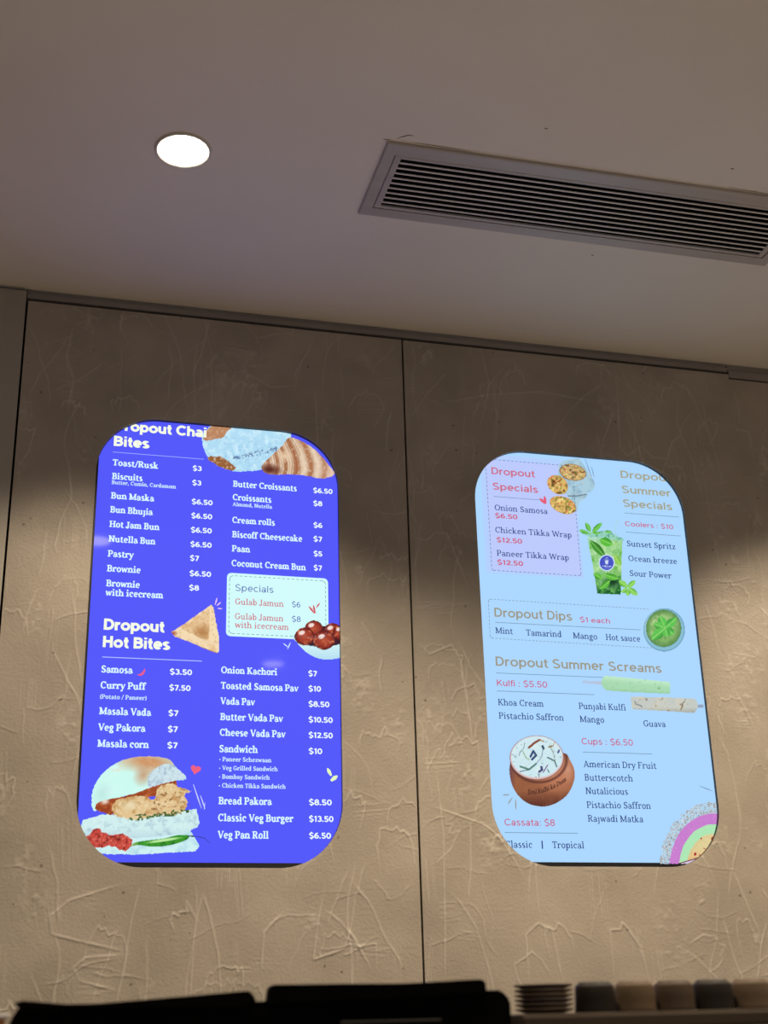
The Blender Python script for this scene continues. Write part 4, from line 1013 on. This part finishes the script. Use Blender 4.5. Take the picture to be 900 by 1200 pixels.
def pic_kulfi():
    p = Paint('kulfi', 370, 852, 66, 226, 2.4)
    st = p.mask([(376, 92), (450, 93), (450, 108), (376, 103)], smooth=False); p.fill(st, (176, 200, 232)); p.mix((p.U - 376) / 90, (190, 190, 214), st)
    g = p.mask([(450, 88), (460, 72), (490, 74), (640, 88), (720, 96), (720, 145), (560, 138), (470, 132), (452, 116)], smooth=False)
    p.fill(g, (168, 218, 178)); p.mix((95 + 0.1 * (p.U - 450) - p.V) / 22, (192, 234, 200), g); p.mix((p.V - 118 - 0.05 * (p.U - 450)) / 22, (146, 196, 156), g); p.mix((p.n(10) - 0.6) * 2, (140, 190, 150), g)
    p.mix(1.0 - p.ell(674, 122, 6, 4), (90, 120, 80), g)
    b = p.mask([(562, 154), (700, 156), (815, 162), (828, 176), (826, 205), (812, 220), (700, 212), (568, 204)], smooth=False)
    p.fill(b, (196, 202, 196)); p.mix((p.n(40) - 0.45) * 2, (212, 208, 190), b); p.mix((p.V - 196) / 24, (168, 170, 164), b); p.mix((p.n(9) - 0.66) * 5, (140, 120, 96), b)
    p.fill(p.line([(578, 172), (586, 184), (604, 190), (608, 196)], 3) & b, (84, 84, 100)); p.fill(p.line([(776, 172), (766, 182), (764, 198)], 3) & b, (110, 96, 84))
    s2 = p.mask([(828, 184), (850, 184), (850, 199), (828, 198)], smooth=False); p.fill(s2, (150, 164, 190))
    p.build(DB, 'green and cream kulfi sticks picture')
pic_kulfi()

def pic_pot():
    p = Paint('pot', 158, 632, 120, 640, 3.2)
    body = p.mask([(164, 340), (166, 420), (190, 500), (240, 570), (310, 615), (400, 630), (480, 612), (560, 560), (605, 490), (624, 420), (618, 360), (590, 300), (545, 250), (350, 240), (200, 270)])
    p.fill(body, (150, 92, 62)); p.mix(1.2 - p.ell(500, 400, 150, 140), (196, 128, 96), body); p.mix((p.V - 520) / 110, (88, 44, 34), body); p.mix((210 - p.U) / 60, (104, 64, 76), body)
    p.mix(1.0 - p.ell(575, 370, 50, 110), (206, 148, 120), body); p.mix((p.n(30) - 0.5) * 0.8, (176, 112, 78), body)
    e = p.ell(355, 285, 192, 158); rim = e < 1
    p.fill(rim, (222, 190, 190)); p.mix((e - 0.96) * 30, (110, 70, 62), rim)
    c = p.ell(355, 280, 180, 146) < 1
    p.fill(c, (206, 232, 240)); p.mix((p.n(40) - 0.5) * 1.6, (226, 244, 236), c)
    for P, w, col in (([(300, 215), (340, 180), (375, 160)], 16, (140, 74, 48)), ([(375, 162), (405, 172)], 8, (176, 122, 84)), ([(310, 280), (330, 240), (350, 270), (320, 300)], 15, (52, 74, 120)),
                      ([(240, 350), (300, 370), (350, 330)], 13, (86, 130, 120)), ([(350, 330), (390, 280), (400, 210)], 5, (120, 140, 170)), ([(395, 205), (402, 222)], 16, (44, 70, 96)),
                      ([(430, 285), (480, 310), (495, 350)], 9, (72, 110, 110)), ([(450, 210), (470, 250), (485, 310)], 5, (140, 150, 120)), ([(440, 210), (462, 204)], 11, (140, 110, 60)),
                      ([(505, 250), (512, 235)], 15, (82, 92, 140)), ([(372, 385), (392, 372), (386, 352)], 16, (70, 66, 116)), ([(400, 390), (430, 340)], 8, (120, 96, 150)), ([(430, 370), (440, 390)], 7, (60, 110, 110)),
                      ([(270, 180), (262, 220), (235, 250), (230, 275)], 4, (110, 110, 110)), ([(255, 240), (280, 290), (300, 300)], 7, (150, 180, 130)), ([(480, 175), (470, 210)], 5, (190, 140, 80)),
                      ([(235, 385), (300, 372)], 6, (60, 84, 100)), ([(348, 420), (352, 450)], 5, (120, 70, 60)), ([(365, 400), (372, 420)], 6, (90, 90, 110))):
        p.fill(p.line(P, w) & c, col)
    p.mix((p.n(12) - 0.7) * 4, (110, 140, 150), c)
    p.mix(0.75 - np.abs(p.ell(370, 300, 195, 160) - 1.0) * 9, (74, 36, 34), body & ~rim)
    p.build(DB, 'clay pot of nut topped kulfi picture')
    # lettering pressed into the clay
    me = serif_mesh('Desi Kulhi ka Dum', 0, 0, 270, 34, True, 0)
    for v in me.vertices:
        t = v.co.x / 270; u = 292 + v.co.x; vv = 545 + 26 * t - 95 * t * t - 25 * t - v.co.z
        x, z = uv2w('pot', u, vv); v.co = (x, Y_TXT, z)
    DB.put('pot_lettering', me, ink((78, 44, 38)))
pic_pot()
flat(DB, 'accent_mark', 'pot', [blade_shape(165, 545, 118, 548, 4), blade_shape(185, 566, 154, 612, 4), blade_shape(208, 580, 210, 648, 4)], (150, 142, 124), 'tan burst marks')

def pic_cassata():
    p = Paint('cassata', 220, 830, 195, 850, 3.6)
    U, V = p.wobble(5, 40)
    d = np.hypot((U - 730) / 1.0, (V - 860) / 1.18)     # concentric half rounds
    th = p.n(20)
    p.fill(d < 500, (176, 214, 240)); p.a &= (d < 500 - 40 * th) & (V < 840)
    nut = (d > 392) & (d < 500)
    p.mix((p.n(10) - 0.48) * 4, (186, 176, 172), nut); p.mix((p.n(14) - 0.54) * 3, (222, 226, 230), nut); p.mix((p.n(9) - 0.6) * 5, (120, 98, 84), nut)
    pk = (d <= 392) & (d > 310); p.fill(pk, (200, 124, 206), False); p.mix((p.n(10) - 0.5) * 1.6, (222, 156, 220), pk)
    gr = (d <= 310) & (d > 240); p.fill(gr, (172, 230, 180), False); p.mix((p.n(10) - 0.5) * 1.2, (192, 240, 200), gr)
    ye = d <= 240; p.fill(ye, (226, 208, 152), False); p.mix((p.n(12) - 0.5) * 2, (204, 190, 140), ye); p.mix((V - 700) / 160, (228, 178, 120), ye)
    for cx, cy, rx, ry, r in ((603, 545, 17, 20, 0), (728, 522, 6, 16, -35), (712, 620, 12, 16, 20), (612, 618, 8, 10, 0), (560, 755, 12, 14, 20), (645, 750, 14, 11, 10), (640, 708, 14, 4, 30), (605, 765, 14, 5, 20), (700, 765, 12, 10, 0)):
        p.fill((p.ell(cx, cy, rx, ry, r) < 1) & ye, (176, 40, 44), False)
    ic = p.mask([(430, 836), (640, 772), (760, 800), (760, 850), (430, 850)], smooth=False)
    p.fill(ic, (214, 200, 226), False); p.fill(p.line([(420, 836), (640, 772)], 9), (120, 40, 62), False)
    p.build(DB, 'layered pink, green and yellow cassata slice picture')
pic_cassata()
flat(DB, 'accent_mark', 'cassata', [blade_shape(598, 152, 716, 198, 3.0)], (84, 110, 140))

# ------------------------------------------------------------------ recessed downlights
lens_me = lathe_mesh('lens', [(0, -0.0045), (0.030, -0.0042), (0.049, -0.003), (0.0515, -0.001)], 48)
ring_me = lathe_mesh('trim_ring', [(0.0510, -0.0005), (0.0512, -0.0035), (0.0535, -0.0052), (0.0560, -0.0045), (0.0575, -0.0015), (0.0578, 0.0)], 48)
for x, y, w, cone, lab in DOWNLIGHTS:
    d = empty('ceiling_downlight', (x, y, CEIL), lab, 'ceiling light', 'ceiling downlights')
    obj('trim_ring', ring_me, LTRIM, d); obj('lens', lens_me, LENS, d)
    ld = bpy.data.lights.new('downlight_beam', 'SPOT')
    ld.energy = w; ld.color = LAMP_COLOR; ld.spot_size = math.radians(cone); ld.spot_blend = 0.45; ld.shadow_soft_size = 0.035
    lo = bpy.data.objects.new('downlight_beam', ld); COL.objects.link(lo); lo.parent = d; lo.location = (0, 0, -0.045)

# ------------------------------------------------------------------ air vent
vent = empty('air_vent', ((VX0 + VX1) / 2, (VY0 + VY1) / 2, CEIL), 'long slotted aluminium air vent set in the ceiling', 'air vent')
vc = vent.location.copy()
def rect_ring(o, i, z0, z1, zi):
    """frame between outer and inner rectangles, bevelled towards the opening (zi: inner lip height)"""
    bm = bmesh.new()
    def ring(r, z):
        return [bm.verts.new((a - vc.x, b - vc.y, z - vc.z)) for a, b in ((r[0], r[2]), (r[1], r[2]), (r[1], r[3]), (r[0], r[3]))]
    s = 0.002
    R = [ring(o, z1), ring(o, z0 + s), ring((o[0] + s, o[1] - s, o[2] + s, o[3] - s), z0), ring(i, zi), ring(i, z1 - 0.001)]
    for a, b in zip(R[:-1], R[1:]):
        for k in range(4):
            bm.faces.new((a[k], a[(k + 1) % 4], b[(k + 1) % 4], b[k]))
    return finish(bm, 'frame')
CX0, CX1, CY0, CY1 = IX0 - 0.014, IX1 + 0.014, IY0 - 0.010, IY1 + 0.010
obj('outer_frame', rect_ring((VX0, VX1, VY0, VY1), (CX0 - 0.002, CX1 + 0.002, CY0 - 0.001, CY1 + 0.001), CEIL - 0.007, CEIL, CEIL - 0.006), ALU, vent)
obj('core_frame', rect_ring((CX0, CX1, CY0, CY1), (IX0, IX1, IY0, IY1), CEIL - 0.0055, CEIL, CEIL - 0.0052), ALU, vent)
NB = 9
pitch = (IY1 - IY0) / (NB + 0.55)
bm = bmesh.new()
prof = [(-0.0017, -0.0045), (0.0017, -0.0045), (0.0022, -0.0035), (0.0019, -0.0022), (-0.0019, -0.0022), (-0.0022, -0.0035)]
a_ = [bm.verts.new((IX0 - vc.x, y, z)) for y, z in prof]; b_ = [bm.verts.new((IX1 - vc.x, y, z)) for y, z in prof]
for k in range(6):
    bm.faces.new((a_[k], a_[(k + 1) % 6], b_[(k + 1) % 6], b_[k]))
bm.faces.new(a_); bm.faces.new(b_[::-1])
blade_me = finish(bm, 'blade')
for k in range(NB):
    obj('louvre_blade', blade_me, BLADE, vent, loc=(0, IY0 + pitch * (k + 0.85) - vc.y, 0))
bm = bmesh.new()
box_bm(bm, IX0 - 0.019 - vc.x, IX1 + 0.019 - vc.x, IY0 - 0.019 - vc.y, IY1 + 0.019 - vc.y, 0.12, 0.13)
for a in ((IX0 - .019, IX0 - .015, IY0 - .019, IY1 + .019), (IX1 + .015, IX1 + .019, IY0 - .019, IY1 + .019), (IX0 - .015, IX1 + .015, IY0 - .019, IY0 - .015), (IX0 - .015, IX1 + .015, IY1 + .015, IY1 + .019)):
    box_bm(bm, a[0] - vc.x, a[1] - vc.x, a[2] - vc.y, a[3] - vc.y, 0.0, 0.12)
obj('duct_box', finish(bm, 'duct_box'), DUCT, vent)

# ------------------------------------------------------------------ counter and the things whose tops reach into view
COUNTER = add_noise(principled('dark_worktop', (0.08, 0.07, 0.06), 0.4, 0.4), (0.07, 0.06, 0.05), (0.1, 0.085, 0.07), 8.0)
CABW = add_noise(principled('walnut_front', (0.16, 0.1, 0.06), 0.5, 0.3), (0.12, 0.075, 0.045), (0.2, 0.125, 0.075), 6.0, stretch=(1, 1, 8))
ct = empty('service_counter', (0.6, -1.36, 0), 'dark topped wooden service counter below the menu screens', 'counter')
obj('worktop', box_mesh('worktop', -1.3, 1.3, -0.36, 0.36, 0.86, 0.90, 0.006), COUNTER, ct)
for k in range(4):
    obj('front_panel', box_mesh('front_panel', -1.27 + k * 0.636, -1.27 + k * 0.636 + 0.628, -0.33, -0.31, 0.10, 0.86, 0.003), CABW, ct)
obj('carcass', box_mesh('carcass', -1.27, 1.27, -0.31, 0.33, 0.10, 0.86), CABW, ct)
obj('plinth', box_mesh('plinth', -1.24, 1.24, -0.28, 0.30, 0.0, 0.10), MACH, ct)

def prism(name, P, y0, y1, bevel=0.003):
    """outline P [(x, z)] pushed back from y0 to y1"""
    bm = bmesh.new(); A = [bm.verts.new((x, y0, z)) for x, z in P]; B = [bm.verts.new((x, y1, z)) for x, z in P]
    n = len(P); bm.faces.new(A[::-1]); bm.faces.new(B)
    for k in range(n):
        bm.faces.new((A[k], A[(k + 1) % n], B[(k + 1) % n], B[k]))
    bmesh.ops.recalc_face_normals(bm, faces=bm.faces)
    if bevel:
        bmesh.ops.bevel(bm, geom=[e for e in bm.edges], offset=bevel, segments=2, affect='EDGES')
    return finish(bm, name)
Z0 = 0.90
E_ = EYE - Z0
mc = empty('coffee_machine', (0.25, -1.40, Z0), 'black coffee machine with two dark hopper lids, seen as a silhouette', 'coffee machine')
obj('body', prism('body', [(-0.245, 0.03), (0.262, 0.03), (0.272, 0.05), (0.272, E_ + 0.030), (0.262, E_ + 0.040), (0.09, E_ + 0.0405), (0.075, E_ + 0.034), (-0.225, E_ + 0.0325), (-0.2445, E_ + 0.0355), (-0.2535, E_ + 0.0215), (-0.257, E_ + 0.008), (-0.257, 0.05)], 0.0, 0.30, 0.002), MACH, mc)
obj('hopper_lid', prism('hopper_lid', [(-0.243, E_ + 0.030), (-0.252, E_ + 0.036), (-0.244, E_ + 0.0388), (-0.20, E_ + 0.0345), (-0.17, E_ + 0.0345), (-0.018, E_ + 0.0440), (-0.014, E_ + 0.0432), (-0.008, E_ + 0.034), (-0.02, E_ + 0.028)], -0.004, 0.018, 0.0012), MACH, mc)
obj('hopper_lid', prism('hopper_lid', [(0.0035, E_ + 0.030), (0.0060, E_ + 0.0470), (0.0100, E_ + 0.0496), (0.083, E_ + 0.0492), (0.15, E_ + 0.0485), (0.238, E_ + 0.0514), (0.243, E_ + 0.0490), (0.244, E_ + 0.036)], -0.004, 0.018, 0.0012), MACH, mc)
REFLECT = add_noise(principled('grey_reflection', (0.02, 0.017, 0.015), 0.6, 0.2), (0.008, 0.007, 0.006), (0.011, 0.009, 0.008), 10.0)
obj('reflection_strip', box_mesh('reflection_strip', 0.08, 0.19, -0.010, 0.0, E_ + 0.0085, E_ + 0.0125, 0.0015), REFLECT, mc)  # paler strip stands in for a reflection on the machine front
for sx in (-0.21, 0.23):
    for sy in (0.04, 0.26):
        obj('foot', lathe_mesh('foot', [(0, 0), (0.018, 0), (0.02, 0.012), (0.014, 0.031), (0, 0.031)], 16), MACH, mc, loc=(sx, sy, 0))

# cup stand to the right of the machine, with a row of cups upside down on it
WOOD = add_noise(principled('brown_shelf', (0.05, 0.036, 0.024), 0.6, 0.2), (0.04, 0.029, 0.019), (0.062, 0.045, 0.03), 10.0, stretch=(0.3, 1, 3))
st = empty('cup_stand', (0.80, -1.40, Z0), 'brown wooden cup stand beside the black coffee machine', 'stand')
SH = E_ + 0.0150
obj('shelf', box_mesh('shelf', -0.268, 0.40, -0.004, 0.24, SH - 0.018, SH, 0.002), WOOD, st)
obj('lip', box_mesh('lip', -0.268, 0.40, -0.012, -0.0045, SH - 0.016, SH - 0.003, 0.0015), WOOD, st)
for sx in (-0.25, 0.38):
    for sy in (0.01, 0.22):
        obj('post', box_mesh('post', sx - 0.014, sx + 0.014, sy - 0.012, sy + 0.012, 0, SH - 0.018, 0.002), WOOD, st)
obj('lower_shelf', box_mesh('lower_shelf', -0.236, 0.366, 0.004, 0.23, SH - 0.20, SH - 0.182, 0.002), WOOD, st)
def cup_parts(tag_, c):
    m = add_noise(principled('cup_glaze_' + tag_, c, 0.55, 0.25), tuple(v * 0.85 for v in c), tuple(v * 1.15 for v in c), 14.0)
    return m
cup_me = lathe_mesh('cup_body', [(0.0232, 0.0), (0.0238, 0.001), (0.0234, 0.003), (0.0228, 0.014), (0.0222, 0.0262), (0.0208, 0.0295), (0.0180, 0.0308), (0.0176, 0.0325), (0.0155, 0.0325), (0.015, 0.0310), (0, 0.0308)], 28)
bm = bmesh.new()
rings = []
for k in range(9):
    a = math.radians(-90 + 180 * k / 8); c = Vector((0.021 + 0.010 * math.cos(a), 0, 0.014 + 0.008 * math.sin(a)))
    rings.append([bm.verts.new(c + Vector((math.cos(a) * 0.002 * math.cos(b), 0.0024 * math.sin(b), math.sin(a) * 0.002 * math.cos(b)))) for b in [2 * math.pi * j / 6 for j in range(6)]])
for a, b in zip(rings[:-1], rings[1:]):
    for j in range(6):
        bm.faces.new((a[j], a[(j + 1) % 6], b[(j + 1) % 6], b[j]))
handle_me = finish(bm, 'cup_handle', True)
CUPS = [(0.705, (0.012, 0.008, 0.005), 'near-black brown upturned cup, first from the stacked saucers'), (0.754, (0.11, 0.072, 0.04), 'tan upturned cup between two dark ones'),
        (0.803, (0.065, 0.042, 0.025), 'mid brown upturned cup right of the tan cup'), (0.852, (0.014, 0.010, 0.007), 'dark brown upturned cup near the right edge of the frame'),
        (0.901, (0.11, 0.074, 0.044), 'tan upturned cup at the right edge of the frame')]
CUPS = [(x - 0.072, c, l) for x, c, l in CUPS]
for k, (x, c, lab) in enumerate(CUPS):
    e = empty('cup', (x, -1.372, Z0 + SH), lab, 'cup', 'upturned cups on the stand')
    m = cup_parts(str(k), c)
    b = bpy.data.objects.new('cup_body', cup_me.copy()); b.data.materials.append(m); COL.objects.link(b); b.parent = e
    h = bpy.data.objects.new('cup_handle', handle_me.copy()); h.data.materials.append(m); COL.objects.link(h); h.parent = e
    h.rotation_euler = (0, 0, math.radians(70 + 25 * k))
sauc_me = lathe_mesh('saucer', [(0.014, 0.0), (0.020, 0.0), (0.0328, 0.0040), (0.0332, 0.0056), (0.021, 0.0035), (0, 0.003)], 28)
for k in range(6):
    m = cup_parts('saucer_%d' % k, (0.085 - 0.014 * (k % 3), 0.056 - 0.009 * (k % 3), 0.033))
    o = bpy.data.objects.new('saucer', sauc_me.copy()); o.data.materials.append(m); COL.objects.link(o); o.location = (0.573, -1.368, Z0 + SH + k * 0.0050)
    tag(o, ('lowest', 'second lowest', 'third lowest', 'third from top', 'second from top', 'topmost')[k] + ' brown saucer of the small stack beside the coffee machine', 'saucer', 'stacked brown saucers')

# small carton at the lower left corner: white lid, orange side
CARTON = add_noise(principled('orange_card', (0.55, 0.24, 0.08), 0.6, 0.3), (0.5, 0.21, 0.07), (0.6, 0.27, 0.1), 12.0)
WHITE = add_noise(principled('white_card', (0.85, 0.83, 0.8), 0.5, 0.3), (0.82, 0.8, 0.77), (0.88, 0.86, 0.83), 12.0)
cb = empty('carton', (-0.0865, -1.472, Z0), 'orange carton with a white lid at the lower left corner', 'carton')
obj('box_body', box_mesh('box_body', -0.09, 0.078, -0.05, 0.05, 0, E_ + 0.0208, 0.002), CARTON, cb)
obj('lid', box_mesh('lid', -0.094, 0.082, -0.054, 0.054, E_ + 0.0210, E_ + 0.0245, 0.001), WHITE, cb)
